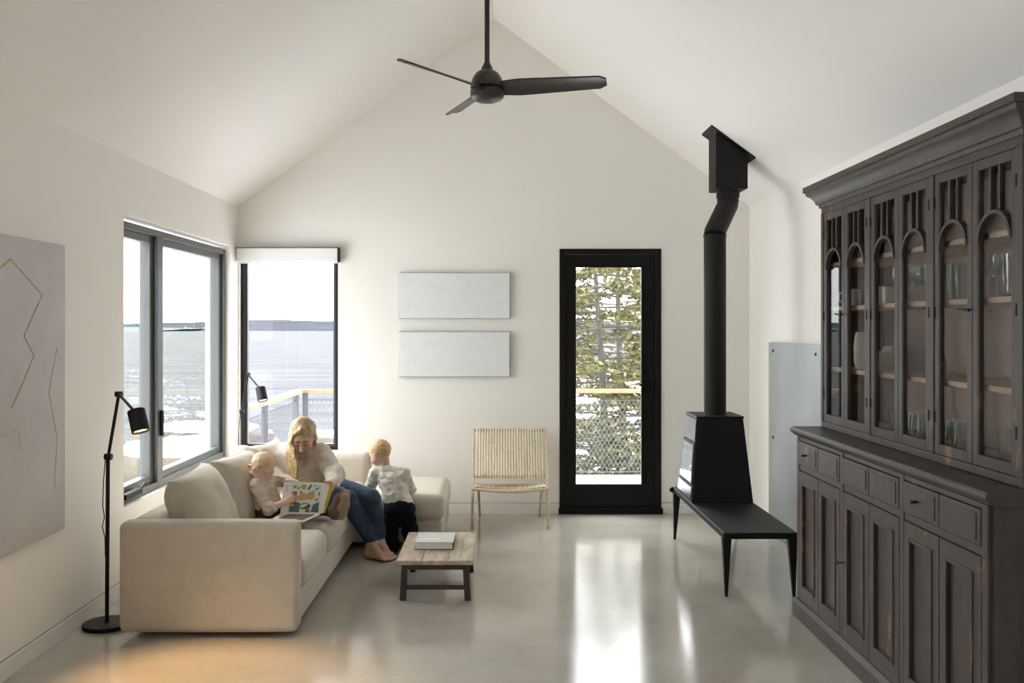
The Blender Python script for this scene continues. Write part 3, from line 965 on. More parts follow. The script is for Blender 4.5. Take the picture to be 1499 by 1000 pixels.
# ------------------------------------------------------------------ low table and book
TX0, TX1, TY0, TY1, TZ = -.588, -.146, 5.20, 5.93, .243
t = thing('low_table', ((TX0 + TX1) / 2, 5.56, 0), 'low antique table with worn pale top and dark legs', 'table')
for i in range(3):
    a = TX0 + (TX1 - TX0) * i / 3; b = TX0 + (TX1 - TX0) * (i + 1) / 3
    MB().box((a + .0008, TY0, TZ - .026), (b - .0008, TY1, TZ - .0005 * (i % 2))).build('top_board', ttop_m, t, bevel=.004)
legs = []
for x in (TX0 + .045, TX1 - .045):
    for y in (TY0 + .06, TY1 - .06):
        sx_ = -.012 if x < -.36 else .012
        MB().bar((x, y, TZ - .026), (x + sx_, y, 0), .036, .036, up=(0, 1, 0)).build('leg', tleg_m, t, bevel=.004)
for y in (TY0 + .045, TY1 - .045):
    MB().box((TX0 + .05, y - .012, TZ - .062), (TX1 - .05, y + .012, TZ - .026)).build('apron', tleg_m, t, bevel=.003)
    yy = TY0 + .06 if y < 5.5 else TY1 - .06
    MB().box((TX0 + .04, yy - .010, .062), (TX1 - .04, yy + .010, .086)).build('stretcher', tleg_m, t, bevel=.003)
for x in (TX0 + .045, TX1 - .045):
    MB().box((x - .011, TY0 + .07, TZ - .062), (x + .011, TY1 - .07, TZ - .026)).build('apron', tleg_m, t, bevel=.003)

t = thing('closed_book', (-.39, 5.58, TZ), 'thick grey book lying closed on the low table', 'book')
x0, x1, y0, y1 = -.505, -.272, 5.455, 5.72
MB().box((x0, y0, TZ), (x1, y1, TZ + .004)).build('back_cover', bookd_m, t, bevel=.001)
MB().box((x0 + .004, y0 + .004, TZ + .004), (x1 - .006, y1 - .004, TZ + .041)).build('pages', page_m, t)
MB().box((x0, y0, TZ + .041), (x1, y1, TZ + .0455)).build('front_cover', bookc_m, t, bevel=.001)
MB().box((x1 - .005, y0, TZ + .004), (x1, y1, TZ + .041)).build('spine', bookd_m, t)
MB().box((x0 + .02, y0 + .07, TZ + .0455), (x0 + .14, y0 + .1, TZ + .0458)).build('title_line', white_m, t)

# ------------------------------------------------------------------ woven folding chair
t = thing('woven_chair', (.09, 7.3, 0), 'pale wood folding chair with woven cord back against the back wall', 'chair')
cxl, cxr = -.205, .388
def on_back(u, x): return Vector((x, 7.13 + .42 * u, .735 * u))
for x, sg in ((cxl, -1), (cxr, 1)):
    MB().bar(on_back(0, x + sg * .004), on_back(1, x), .022, .036, up=(0, 1, .5)).build('back_leg', wood_m, t, bevel=.005)
    MB().bar((x - sg * .024, 6.985, .338), (x - sg * .024, 7.50, .275), .020, .034).build('seat_rail', wood_m, t, bevel=.005)
    MB().bar((x - sg * .046, 7.16, .325), (x - sg * .046, 7.61, 0), .020, .034, up=(0, 1, .5)).build('rear_leg', wood_m, t, bevel=.005)
MB().tube([on_back(.985, cxl), on_back(.985, cxr)], .014, 10).build('top_rail', wood_m, t, smooth=True)
MB().tube([on_back(.51, cxl), on_back(.51, cxr)], .013, 10).build('lower_rail', wood_m, t, smooth=True)
n = 14
MB().tube([(cxl + (cxr - cxl) * i / n, 6.985, .338 - .022 * math.sin(PI * i / n)) for i in range(n + 1)], .013, 8).build('front_rail', wood_m, t, smooth=True)
MB().tube([(cxl + .02, 7.48, .278), (cxr - .02, 7.48, .278)], .012, 8).build('rear_rail', wood_m, t, smooth=True)
m = MB()
nc = 25
bn = Vector((0, -.868, .496))
for i in range(nc):
    x = cxl + .03 + (cxr - cxl - .06) * i / (nc - 1)
    for off in (.0135, -.0135):
        pts = []
        for j in range(31):
            u = .985 - (.985 - .51) * j / 30
            wv = .0028 * math.sin(j * PI + i * PI * (1 if off > 0 else 0))
            pts.append(on_back(u, x) + bn * (off + wv))
        m.tube(pts, .0088, 5, cap=False)
for u in (.985, .51):
    for i in range(nc):
        x = cxl + .03 + (cxr - cxl - .06) * i / (nc - 1)
        c = on_back(u, x)
        m.tube([c + bn * .0165 * math.cos(a) + bn.cross(Vector((1, 0, 0))) * .0165 * math.sin(a) for a in np.linspace(0, 2 * PI, 9)], .006, 5, cap=False)
tag(m.build('woven_back', cord_m, t, smooth=True, angle=180), kind='stuff')
m = MB()
ns = 30
for i in range(ns):
    u = i / (ns - 1)
    x = cxl + .035 + (cxr - cxl - .07) * u
    sag = .03 * math.sin(PI * u)
    pts = [(x, 6.985 + .495 * s, .338 + (.278 - .338) * s + .008 - sag * (.75 + .5 * math.sin(PI * s))) for s in np.linspace(0, 1, 9)]
    m.tube(pts, .0105, 5, cap=False)
tag(m.build('woven_seat', lin_m, t, smooth=True, angle=180), kind='stuff')

# ------------------------------------------------------------------ old glazed cabinet along the right wall
CX, CY0, CY1 = 1.635, 3.03, 4.97          # lower front plane, near end, far end
UX = 1.765                                 # upper front plane
t = thing('china_cabinet', (1.87, 4.0, 0), 'tall dark antique china cabinet with glazed arched doors and drawers', 'cabinet')
WX = XR - .012
# base case
m = MB().box((CX + .012, CY0, .10), (WX, CY0 + .03, .985)).box((CX + .012, CY1 - .03, .10), (WX, CY1, .985))
m.box((WX - .015, CY0 + .03, .10), (WX, CY1 - .03, .985)).box((CX + .03, CY0 + .03, .10), (WX - .015, CY1 - .03, .13))
m.build('base_case', cab_m, t, bevel=.002)
# near end panel frame
m = MB()
for a, b, c, d in slab_holes(CX + .012, WX, .10, .985, [(CX + .09, WX - .08, .22, .90)]):
    m.box((a, CY0 - .012, c), (b, CY0, d))
m.build('end_panel_frame', cab_m, t)
# plinth with moulding
pl = [(CX - .018, 0), (CX - .018, .075), (CX - .012, .083), (CX - .004, .094), (CX + .010, .104), (WX, .104), (WX, 0)]
extrude_profile(pl, CY0 - .028, CY1 + .028).build('plinth', cab_m, t, bevel=.002)
# countertop with moulded nose
ct = [(CX + .012, .985), (CX - .008, .990), (CX - .018, 1.002), (CX - .024, 1.004), (CX - .030, 1.012), (CX - .030, 1.024), (CX - .022, 1.034), (WX, 1.036), (WX, .985)]
extrude_profile(ct, CY0 - .035, CY1 + .035).build('countertop', cab_m, t, bevel=.002)
# face frame posts and rails
ysec = [CY1, CY1 - .645, CY0 + .65, CY0]
for i, y in enumerate(ysec):
    a = min(max(y - .020, CY0), CY1 - .04)
    MB().box((CX - .004, a, .104), (CX + .02, a + .04, .985)).build('post', cab_m, t, bevel=.003)
MB().box((CX, CY0 + .04, .805), (CX + .018, CY1 - .04, .835)).build('drawer_rail', cab_m, t, bevel=.002)
MB().box((CX, CY0 + .04, .965), (CX + .018, CY1 - .04, .985)).build('top_rail', cab_m, t, bevel=.002)


def pull(y, z, parent, key=False):
    if key:
        MB().tube([(CX + .0, y, z), (CX - .035, y, z)], .0035, 8).tube([(CX - .035, y, z), (CX - .045, y, z + .009), (CX - .055, y, z), (CX - .045, y, z - .009), (CX - .035, y, z)], .003, 6).build('key', iron_m, parent, smooth=True)
    else:
        MB().lathe((CX - .004, y, z), [(.012, 0), (.012, .004), (.005, .006), (.005, .02), (.010, .026), (.0, .032)], 12, Matrix.Rotation(-PI / 2, 3, 'Y')).build('knob', iron_m, parent, smooth=True)


for i in range(3):
    ya, yb = ysec[i] - .020 if i else ysec[i] - .04, ysec[i + 1] + .020 if i < 2 else ysec[i + 1] + .04
    ym_ = (ya + yb) / 2
    for k_, (p, q) in enumerate(((ym_, ya), (yb, ym_))):
        p2, q2 = p + .003, q - .003
        # drawer
        d_ = MB().box((CX - .006, p2, .838), (CX + .016, q2, .962)).build('drawer', cab_m, t, bevel=.003)
        MB().box((CX - .009, p2 + .025, .855), (CX - .006, q2 - .025, .945)).build('drawer_field', cab_m, d_, bevel=.002)
        if (i, k_) in ((0, 0), (2, 0)):
            pull((p + q) / 2 + .02, .90, d_)
        # framed door with recessed field
        m = MB()
        for a, b, c, e in slab_holes(p2, q2, .108, .802, [(p2 + .055, q2 - .05, .185, .735)]):
            m.box((CX - .004, a, c), (CX + .018, b, e))
        d_ = m.build('door', cab_m, t)
        MB().box((CX + .008, p2 + .05, .18), (CX + .014, q2 - .045, .74)).build('door_field', cab_m, d_)
        frame_rect('Y', p2 + .050, q2 - .045, .180, .740, .011, CX - .009, CX + .008).build('field_moulding', cab_m, d_, bevel=.003)
        if (i, k_) == (1, 0):
            pull(q2 - .02, .47, d_, True)
# ---- upper glazed part
UZ0, UZ1 = 1.036, 2.245
UY0, UY1 = CY0 + .02, CY1 - .005
m = MB().box((UX + .012, UY0, UZ0), (WX, UY0 + .025, UZ1)).box((UX + .012, UY1 - .025, UZ0), (WX, UY1, UZ1))
m.box((WX - .03, UY0, UZ0), (WX, UY1, UZ0 + .03))
m.build('upper_case', cab_m, t, bevel=.002)
MB().box((WX - .016, UY0 + .025, UZ0 + .03), (WX - .004, UY1 - .025, UZ1)).build('back_panel', cabin_m, t)
MB().box((UX + .014, UY0 + .025, UZ0 + .0), (WX - .03, UY1 - .025, UZ0 + .03)).build('bottom_board', cabin_m, t)
MB().box((UX + .014, UY0 + .025, UZ1 - .02), (WX - .016, UY1 - .025, UZ1)).build('top_board', cab_m, t)
MB().box((UX - .003, UY0, UZ0), (UX + .014, UY1, UZ0 + .032)).build('bottom_rail', cab_m, t, bevel=.003)
MB().box((UX - .003, UY0, 2.195), (UX + .014, UY1, UZ1)).build('frieze', cab_m, t, bevel=.003)
co = [(UX + .03, 2.225), (UX - .010, 2.228), (UX - .014, 2.245), (UX - .024, 2.250), (UX - .030, 2.268), (UX - .046, 2.290), (UX - .064, 2.302), (UX - .068, 2.318), (UX - .078, 2.322), (UX - .078, 2.350), (UX + .03, 2.352)]
# mitred cornice: front run plus two returns built as one swept profile
def cornice():
    path = [((0, 1), (UX, UY1)), ((0, 0), (UX, UY0))]
    V, F = [], []
    n = len(co)
    # four stations: wall/far, corner far, corner near, wall/near
    for st_ in range(4):
        for x, z in co:
            off = UX - x
            if st_ == 0: V.append((WX, UY1 + off, z))
            elif st_ == 1: V.append((UX - off, UY1 + off, z))
            elif st_ == 2: V.append((UX - off, UY0 - off, z))
            else: V.append((WX, UY0 - off, z))
    for s_ in range(3):
        for i in range(n):
            a, b = s_ * n + i, s_ * n + (i + 1) % n
            F.append((a, b, b + n, a + n))
    F += [tuple(range(n))[::-1], tuple(range(3 * n, 4 * n))]
    return link_mesh('cornice', V, F, cab_m, t, True, angle=25)
cornice()
MB().box((UX + .0, UY0 + .0, 2.338), (WX, UY1, 2.35)).build('cornice_lid', cab_m, t)
SH = (1.365, 1.69, 1.927)
for z in SH:
    o = MB().box((UX + .04, UY0 + .027, z - .022), (WX - .018, UY1 - .027, z)).build('shelf', shelf_m, t, bevel=.002)
usec = [UY1, UY1 - .64, UY0 + .645, UY0]
for i, y in enumerate(usec):
    a = min(max(y - .018, UY0), UY1 - .036)
    MB().box((UX - .006, a, UZ0 + .03), (UX + .022, a + .036, 2.2)).build('post', cab_m, t, bevel=.004)
for i in range(3):
    ya = usec[i] - .018 if i else usec[i] - .036
    yb = usec[i + 1] + .018 if i < 2 else usec[i + 1] + .036
    ym_ = (ya + yb) / 2
    for k_, (p, q) in enumerate(((ym_, ya), (yb, ym_))):
        p2, q2 = p + .0015, q - .0015
        sw = .036
        z0, z1, gz0, gz1 = 1.070, 2.193, 1.112, 2.155
        m = MB()
        m.box((UX - .002, p2, z0), (UX + .020, p2 + sw, z1)).box((UX - .002, q2 - sw, z0), (UX + .020, q2, z1))
        m.box((UX - .002, p2 + sw, z0), (UX + .020, q2 - sw, gz0)).box((UX - .002, p2 + sw, gz1), (UX + .020, q2 - sw, z1))
        d_ = m.build('glazed_door', cab_m, t, bevel=.002)
        MB().box((UX + .012, p2 + sw - .004, gz0 - .004), (UX + .015, q2 - sw + .004, gz1 + .004)).build('pane', cabpane_m, d_)
        gw = (q2 - p2) / 2 - sw
        yc = (p2 + q2) / 2
        apex, ra = 1.992, gw - .004
        rz = ra * .98
        pts = [(UX + .004, yc + math.cos(a) * ra, apex - rz + math.sin(a) * rz) for a in np.linspace(0, PI, 19)]
        m = MB(); 
        for a, b in zip(pts, pts[1:]):
            m.bar(a, b, .014, .024, up=(1, 0, 0))
        m.build('arch_moulding', cab_m, d_)
        for s_ in (-1, 1):
            yy = yc + s_ * gw * .27
            zb = apex - rz + math.sqrt(max(0, 1 - (gw * .27 / ra) ** 2)) * rz
            MB().box((UX - .001, yy - .0065, zb - .004), (UX + .018, yy + .0065, gz1)).build('glazing_bar', cab_m, d_, bevel=.002)
        for s_ in (-1, 1):
            MB().box((UX + .0, yc + s_ * gw - .006, gz0), (UX + .018, yc + s_ * gw + .006, gz1)).build('inner_bead', cab_m, d_, bevel=.002)
        hy = q2 - .002 if k_ == 0 else p2 + .002
        for hz in (1.22, 1.64, 2.08):
            MB().tube([(UX - .004, hy, hz - .022), (UX - .004, hy, hz + .022)], .005, 8).build('hinge', iron_m, d_)
        if k_ == 0 and i in (0, 2):
            zl = 1.645
            MB().tube([(UX - .002, p2 + .012, zl), (UX - .03, p2 + .012, zl)], .004, 8).tube([(UX - .03, p2 - .03, zl - .004), (UX - .03, p2 + .012, zl), (UX - .03, p2 + .05, zl + .003)], .0045, 8).build('turn_latch', iron_m, d_, smooth=True)


# ---- contents of the cabinet
def lathed(name, loc, prof, mt, label, cat, group, n=20):
    o = MB().lathe((0, 0, 0), prof, n).build(name, mt, None, smooth=True)
    o.location = loc
    ORG[o.name] = Vector(loc)
    return tag(o, label, cat, group)


TUMB = [(.0, .0), (.026, .0), (.028, .004), (.036, .12), (.0345, .12), (.027, .010), (.0, .010)]
TALL = [(.0, .0), (.027, .0), (.029, .004), (.037, .155), (.0355, .155), (.028, .012), (.0, .012)]
WINE = [(.0, .0), (.030, .0), (.030, .002), (.004, .006), (.0035, .07), (.012, .08), (.033, .12), (.030, .165), (.0288, .165), (.031, .12), (.010, .083), (.0, .08)]
SHOT = [(.0, .0), (.019, .0), (.020, .003), (.024, .05), (.0225, .05), (.019, .008), (.0, .008)]
MUG = [(.0, .0), (.034, .0), (.040, .008), (.043, .05), (.041, .09), (.0385, .09), (.040, .05), (.036, .012), (.0, .010)]
VASE = [(.0, .0), (.030, .0), (.040, .03), (.042, .11), (.036, .17), (.030, .19), (.028, .19), (.034, .165), (.039, .11), (.036, .03), (.0, .012)]
CAR = [(.0, .0), (.045, .0), (.050, .01), (.044, .06), (.022, .12), (.018, .15), (.024, .175), (.0225, .175), (.0165, .15), (.020, .12), (.042, .06), (.047, .012), (.0, .008)]


def row(name, prof, mt, label, cat, group, ys, xs, z):
    first = None
    base_label, base_group = label, group
    for y in ys:
        for ix, x in enumerate(xs):
            row_ = ('front row', 'second row', 'back row')[ix]
            label = base_label + ', ' + row_; group = base_group + ', ' + row_
            loc = (x + random.uniform(-.006, .006), y + random.uniform(-.006, .006), z + .0005)
            if first is None:
                first = lathed(name, loc, prof, mt, label, cat, group)
            else:
                c = first.copy(); COL.objects.link(c); c.location = loc; ORG[c.name] = Vector(loc)
                c['label'] = label; c['group'] = group


def handle(parent, r, z0, z1, ang, mt, rad=.005):
    a = Vector((math.cos(ang), math.sin(ang), 0))
    pts = [a * (r - .004) + Vector((0, 0, z1)), a * (r + .022) + Vector((0, 0, z1 - .004)), a * (r + .028) + Vector((0, 0, (z0 + z1) / 2)), a * (r + .020) + Vector((0, 0, z0 + .004)), a * (r - .003) + Vector((0, 0, z0))]
    m = MB().tube(pts, rad, 8)
    o = link_mesh('handle', m.v, m.f, mt, None, True)
    o.parent = parent


def mug(y, x, z, mt, label, sc=1.0, ang=PI):
    o = lathed('mug', (x, y, z + .0005), [(r * sc, q * sc) for r, q in MUG], mt, label, 'mug', 'mugs in the cabinet')
    handle(o, .042 * sc, .02 * sc, .075 * sc, ang, mt)


DX = WX - UX
fx, mx_, bx_ = UX + .085, UX + .17, UX + .26
mug(4.80, fx + .02, SH[1], cream_m, 'celadon mug on the middle shelf behind the end door', 1.0, 2.6)
mug(4.50, fx + .02, SH[1], cream_m, 'celadon mug on the middle shelf beside two hinged doors', 1.0, 4.0)
mug(4.40, fx + .05, SH[1], white_m, 'white mug on the middle shelf next to a celadon mug', .95, 4.4)
lathed('vase', (fx + .03, 4.70, SH[0] + .0005), VASE, white_m, 'tall white vase on the lower shelf behind the end doors', 'vase', None)
mug(4.46, fx + .02, SH[0], white_m, 'white mug on the lower shelf beside the tall vase', 1.05, 4.2)
lathed('jar', (mx_ + .04, 4.55, SH[0] + .0005), [(.0, 0), (.05, 0), (.055, .02), (.052, .10), (.040, .12), (.038, .12), (.049, .1), (.052, .02), (.0, .01)], cream_m, 'round celadon jar behind the white mug on the lower shelf', 'jar', None)
row('wine_glass', WINE, ware_m, 'stemmed wine glass on the middle shelf of the centre bay', 'glass', 'wine glasses, centre bay', (4.20, 4.12), (fx, mx_), SH[1])
row('tall_glass', TALL, ware_m, 'tall tumbler on the middle shelf of the centre bay', 'glass', 'tall tumblers, centre bay', (3.86, 3.78), (fx, mx_), SH[1])
lathed('carafe', (fx + .03, 3.90, SH[0] + .0005), CAR, ware_m, 'clear glass carafe on the lower shelf of the centre bay', 'carafe', None)
lathed('carafe', (mx_ + .03, 4.07, SH[0] + .0005), [(r * .8, z * 1.1) for r, z in CAR], white_m, 'slim white bottle on the lower shelf beside the carafe', 'bottle', None)
row('tumbler', TUMB, ware_m, 'short tumbler on the cabinet floor in the centre bay', 'glass', 'tumblers, centre bay', (4.22, 4.14, 4.06, 3.90, 3.82, 3.74), (fx, mx_), UZ0 + .03)
row('wine_glass', WINE, ware_m, 'stemmed wine glass on the middle shelf of the end bay', 'glass', 'wine glasses, end bay', (3.44, 3.37), (fx, mx_), SH[1])
row('tall_glass', TALL, ware_m, 'tall tumbler on the middle shelf of the end bay', 'glass', 'tall tumblers, end bay', (3.29, 3.21, 3.13), (fx, mx_, bx_), SH[1])
row('shot_glass', SHOT, ware_m, 'tiny shot glass on the lower shelf of the end bay', 'glass', 'shot glasses', (3.27, 3.22, 3.17), (fx, mx_ - .03), SH[0])
row('tumbler', TALL, ware_m, 'tall tumbler on the cabinet floor in the end bay', 'glass', 'tumblers, end bay', (3.29, 3.21, 3.13), (fx, mx_, bx_), UZ0 + .03)

# ------------------------------------------------------------------ people: smooth bodies from a distance field
def nrm(v): return Vector(v).normalized()


def cap(a, b, ra, rb=None, k=.02, tg=0, sub=False):
    return ('c', np.array(a, float), np.array(b, float), float(ra), float(ra if rb is None else rb), k, tg, sub)


def ell(c, R, rad, k=.02, tg=0, sub=False):
    """R: three column axes, rad: radii along them"""
    return ('e', np.array(c, float), np.array([list(a) for a in R], float), np.array(rad, float), None, k, tg, sub)


def field(prims, h, pad=.03):
    los, his = [], []
    for p in prims:
        if p[7]: continue
        if p[0] == 'c':
            r = max(p[3], p[4]); los.append(np.minimum(p[1], p[2]) - r); his.append(np.maximum(p[1], p[2]) + r)
        else:
            r = p[3].max(); los.append(p[1] - r); his.append(p[1] + r)
    lo = np.min(los, axis=0) - pad; hi = np.max(his, axis=0) + pad
    nn = np.ceil((hi - lo) / h).astype(int) + 1
    F = np.full(nn, 9.0, np.float32); T = np.zeros(nn, np.int8)
    axs = [lo[i] + h * np.arange(nn[i]) for i in range(3)]
    for p in prims:
        k = p[5]
        m = k * 1.5 + 3 * h
        if p[0] == 'c':
            r = max(p[3], p[4]); a, b = np.minimum(p[1], p[2]) - r - m, np.maximum(p[1], p[2]) + r + m
        else:
            r = p[3].max(); a, b = p[1] - r - m, p[1] + r + m
        i0 = np.clip(np.floor((a - lo) / h).astype(int), 0, nn - 1); i1 = np.clip(np.ceil((b - lo) / h).astype(int) + 1, 1, nn)
        if np.any(i1 <= i0): continue
        sl = tuple(slice(i0[q], i1[q]) for q in range(3))
        X, Y, Z = np.meshgrid(*[axs[q][sl[q]] for q in range(3)], indexing='ij')
        if p[0] == 'c':
            d = p[2] - p[1]; L2 = max(1e-9, float(d @ d))
            px, py, pz = X - p[1][0], Y - p[1][1], Z - p[1][2]
            t_ = np.clip((px * d[0] + py * d[1] + pz * d[2]) / L2, 0, 1)
            D = np.sqrt((px - t_ * d[0]) ** 2 + (py - t_ * d[1]) ** 2 + (pz - t_ * d[2]) ** 2) - (p[3] + (p[4] - p[3]) * t_)
        else:
            px, py, pz = X - p[1][0], Y - p[1][1], Z - p[1][2]
            q = [(px * p[2][i][0] + py * p[2][i][1] + pz * p[2][i][2]) / p[3][i] for i in range(3)]
            k0 = np.sqrt(q[0] ** 2 + q[1] ** 2 + q[2] ** 2) + 1e-6
            k1 = np.sqrt((q[0] / p[3][0]) ** 2 + (q[1] / p[3][1]) ** 2 + (q[2] / p[3][2]) ** 2) + 1e-6
            D = k0 * (k0 - 1) / k1
        D = D.astype(np.float32)
        f = F[sl]
        if p[7]:
            hh = np.clip(.5 - .5 * (f + D) / k, 0, 1)
            F[sl] = f * (1 - hh) - D * hh + k * hh * (1 - hh)
        else:
            hh = np.clip(.5 + .5 * (f - D) / k, 0, 1)
            T[sl] = np.where(D < f, p[6], T[sl])
            F[sl] = f * (1 - hh) + D * hh - k * hh * (1 - hh)
    return F, T, lo


def nets(F, T, lo, h):
    ins = F < 0
    nx, ny, nz = F.shape
    cor = [(i, j, k) for i in (0, 1) for j in (0, 1) for k in (0, 1)]
    def sh(A, c): return A[c[0]:nx - 1 + c[0], c[1]:ny - 1 + c[1], c[2]:nz - 1 + c[2]]
    cnt = sum(sh(ins, c).astype(np.int8) for c in cor)
    act = (cnt > 0) & (cnt < 8)
    idx = np.full(act.shape, -1, np.int64)
    ijk = np.argwhere(act); idx[act] = np.arange(len(ijk))
    vals = np.stack([sh(F, c)[act] for c in cor], 1)
    acc = np.zeros((len(ijk), 3)); n = np.zeros(len(ijk))
    for a in range(8):
        for b in range(a + 1, 8):
            ca, cb = np.array(cor[a]), np.array(cor[b])
            if np.abs(ca - cb).sum() != 1: continue
            va, vb = vals[:, a], vals[:, b]
            mk = (va < 0) != (vb < 0)
            t_ = np.where(mk, va / np.where(mk, va - vb, 1), 0)
            acc += np.where(mk[:, None], ca + (cb - ca) * t_[:, None], 0); n += mk
    V = lo + h * (ijk + acc / n[:, None])
    tv = T[ijk[:, 0], ijk[:, 1], ijk[:, 2]]
    faces = []
    for ax in range(3):
        s0 = [slice(None)] * 3; s1 = [slice(None)] * 3
        s0[ax] = slice(0, -1); s1[ax] = slice(1, None)
        A, B = ins[tuple(s0)], ins[tuple(s1)]
        e = np.argwhere(A != B)
        o1, o2 = (ax + 1) % 3, (ax + 2) % 3
        lim = np.array(act.shape)
        ok = (e[:, o1] > 0) & (e[:, o2] > 0) & (e[:, o1] < lim[o1]) & (e[:, o2] < lim[o2]) & (e[:, ax] < lim[ax])
        e = e[ok]
        fl = A[tuple(e.T)]
        q = []
        for d1, d2 in ((-1, -1), (0, -1), (0, 0), (-1, 0)):
            c = e.copy(); c[:, o1] += d1; c[:, o2] += d2
            q.append(idx[tuple(c.T)])
        q = np.stack(q, 1)
        q[~fl] = q[~fl][:, ::-1]
        faces.append(q)
    Fc = np.concatenate(faces)
    Fc = Fc[(Fc >= 0).all(1)]
    return V, Fc, tv


def sdf_obj(name, prims, h, mats, parent, folds=0.0, fscale=14.0, seed=0, relax=1):
    F, T, lo = field(prims, h)
    V, Q, tv = nets(F, T, lo, h)
    for _ in range(relax):
        acc = np.zeros_like(V); n = np.zeros(len(V))
        for a in range(4):
            b = (a + 1) % 4
            np.add.at(acc, Q[:, a], V[Q[:, b]]); np.add.at(acc, Q[:, b], V[Q[:, a]])
            np.add.at(n, Q[:, a], 1); np.add.at(n, Q[:, b], 1)
        V = V * .5 + .5 * acc / np.maximum(n, 1)[:, None]
    if folds:
        nv = np.zeros_like(V)
        fn = np.cross(V[Q[:, 1]] - V[Q[:, 0]], V[Q[:, 3]] - V[Q[:, 0]])
        for a in range(4): np.add.at(nv, Q[:, a], fn)
        nv /= np.maximum(np.linalg.norm(nv, axis=1, keepdims=True), 1e-9)
        dsp = np.array([mnoise.noise(Vector((v[0] * fscale + seed, v[1] * fscale, v[2] * fscale * 1.6))) + .5 * mnoise.noise(Vector((v[0] * fscale * 2.3, v[1] * fscale * 2.3 + seed, v[2] * fscale * 3))) for v in V])
        V = V + nv * (dsp * folds)[:, None]
    mi = np.array([tv[q].max() for q in Q]) if len(mats) > 1 else None
    return link_mesh(name, V, Q.tolist(), None, parent, True, angle=180, mats=mats, mi=mi)


def head_prims(c, f, u, s, child=False, look=0):
    """face forward f, crown direction u, s = chin to crown height / .225"""
    c, f = Vector(c), nrm(f)
    u = nrm(Vector(u) - f * Vector(u).dot(f))
    r = f.cross(u)
    R = [r, f, u]
    def at(x, y, z): return c + (r * x + f * y + u * z) * s
    def S_(q): return [v * s for v in q]
    p = []
    if child:
        p += [ell(at(0, -.012, .022), R, S_((.084, .098, .092)), .02 * s), ell(at(0, .030, -.045), R, S_((.066, .058, .062)), .03 * s)]
        p += [cap(at(0, .066, -.090), at(0, .062, -.088), .020 * s, k=.025 * s)]
        for g in (-1, 1): p.append(cap(at(g * .038, .050, -.050), at(g * .036, .052, -.052), .032 * s, k=.02 * s))
        p += [cap(at(0, .086, -.012), at(0, .099, -.034), .008 * s, .0115 * s, k=.012 * s)]
    else:
        p += [ell(at(0, -.016, .022), R, S_((.076, .095, .094)), .02 * s), ell(at(0, .028, -.042), R, S_((.058, .060, .074)), .03 * s)]
        p += [cap(at(0, .064, -.100), at(0, .060, -.096), .019 * s, k=.03 * s)]
        for g in (-1, 1): p.append(cap(at(g * .036, .054, -.034), at(g * .032, .056, -.040), .026 * s, k=.02 * s))
        p += [cap(at(0, .086, .008), at(0, .108, -.034), .007 * s, .0125 * s, k=.012 * s)]
    p.append(cap(at(-.034, .078, .024), at(.034, .078, .024), .012 * s, k=.02 * s))
    for g in (-1, 1):
        p.append(ell(at(g * .031, .104, .004), R, S_((.018, .018, .012)), .010 * s, 0, True))
        p.append(ell(at(g * .031, .074, .003), R, S_((.0165, .016, .0125)), .004 * s))
        p.append(cap(at(g * .018, .0895, -.003), at(g * .044, .083, -.003), .0030 * s, k=.002 * s, tg=2))
        p.append(cap(at(g * .016, .0905, .024), at(g * .046, .082, .026), .0042 * s, k=.003 * s, tg=2 if not child else 0))
        ex = .078 if not child else .086
        p.append(ell(at(g * ex, -.006, -.012), R, S_((.010, .020, .030)), .010 * s))
        p.append(cap(at(g * (ex + .006), .004, .006), at(g * (ex + .006), -.014, .004), .006 * s, k=.006 * s))
    yl = .092 if not child else .090
    zl = -.062 if not child else -.064
    p.append(cap(at(-.018, yl - .008, zl), at(.018, yl - .008, zl), .0055 * s, k=.006 * s, tg=1))
    p.append(cap(at(-.010, yl - .001, zl + .004), at(.010, yl - .001, zl + .004), .0050 * s, k=.004 * s, tg=1))
    p.append(cap(at(-.011, yl - .002, zl - .007), at(.011, yl - .002, zl - .007), .0062 * s, k=.004 * s, tg=1))
    p.append(cap(at(-.019, yl - .0045, zl - .001), at(.019, yl - .0045, zl - .001), .0012 * s, k=.002 * s, sub=True))
    return p, at, R


def hand_prims(wr, d, pn, s, curl=.5, thumb=1, spread=.10):
    """wrist, finger direction, palm normal (side the fingers curl to), thumb = +1/-1 side"""
    wr, d = Vector(wr), nrm(d)
    pn = nrm(Vector(pn) - d * Vector(pn).dot(d))
    sd = d.cross(pn) * thumb
    p = [cap(wr, wr + d * .03 * s, .024 * s, .026 * s, k=.015 * s)]
    for x in (-.026, -.009, .009, .026):
        p.append(cap(wr + (d * .025 + sd * x * .8) * s, wr + (d * .085 + sd * x) * s, .015 * s, .0115 * s, k=.012 * s))
    for x, L in ((.029, .070), (.0098, .079), (-.0098, .073), (-.029, .058)):
        q = wr + (d * .088 + sd * x) * s
        dirn = nrm(d + sd * (x * spread * 30))
        ang = 0
        for seg, fr in enumerate((.45, .32, .25)):
            ang += curl * (.75, 1.0, .7)[seg]
            dd = dirn * math.cos(ang) + pn * math.sin(ang)
            q2 = q + dd * (L * fr * s)
            p.append(cap(q, q2, (.0090, .0082, .0074)[seg] * s, (.0082, .0074, .0062)[seg] * s, k=.002 * s))
            q = q2
    q = wr + (d * .030 + sd * .026) * s
    q1 = q + (nrm(d * .62 + sd * .75 + pn * .25)) * .040 * s
    q2 = q1 + (nrm(d * .85 + sd * .3 + pn * .45)) * .030 * s
    q3 = q2 + (nrm(d * .9 + pn * .5)) * .024 * s
    p += [cap(q, q1, .0145 * s, .0105 * s, k=.010 * s), cap(q1, q2, .0102 * s, .009 * s, k=.003 * s), cap(q2, q3, .009 * s, .007 * s, k=.003 * s)]
    return p


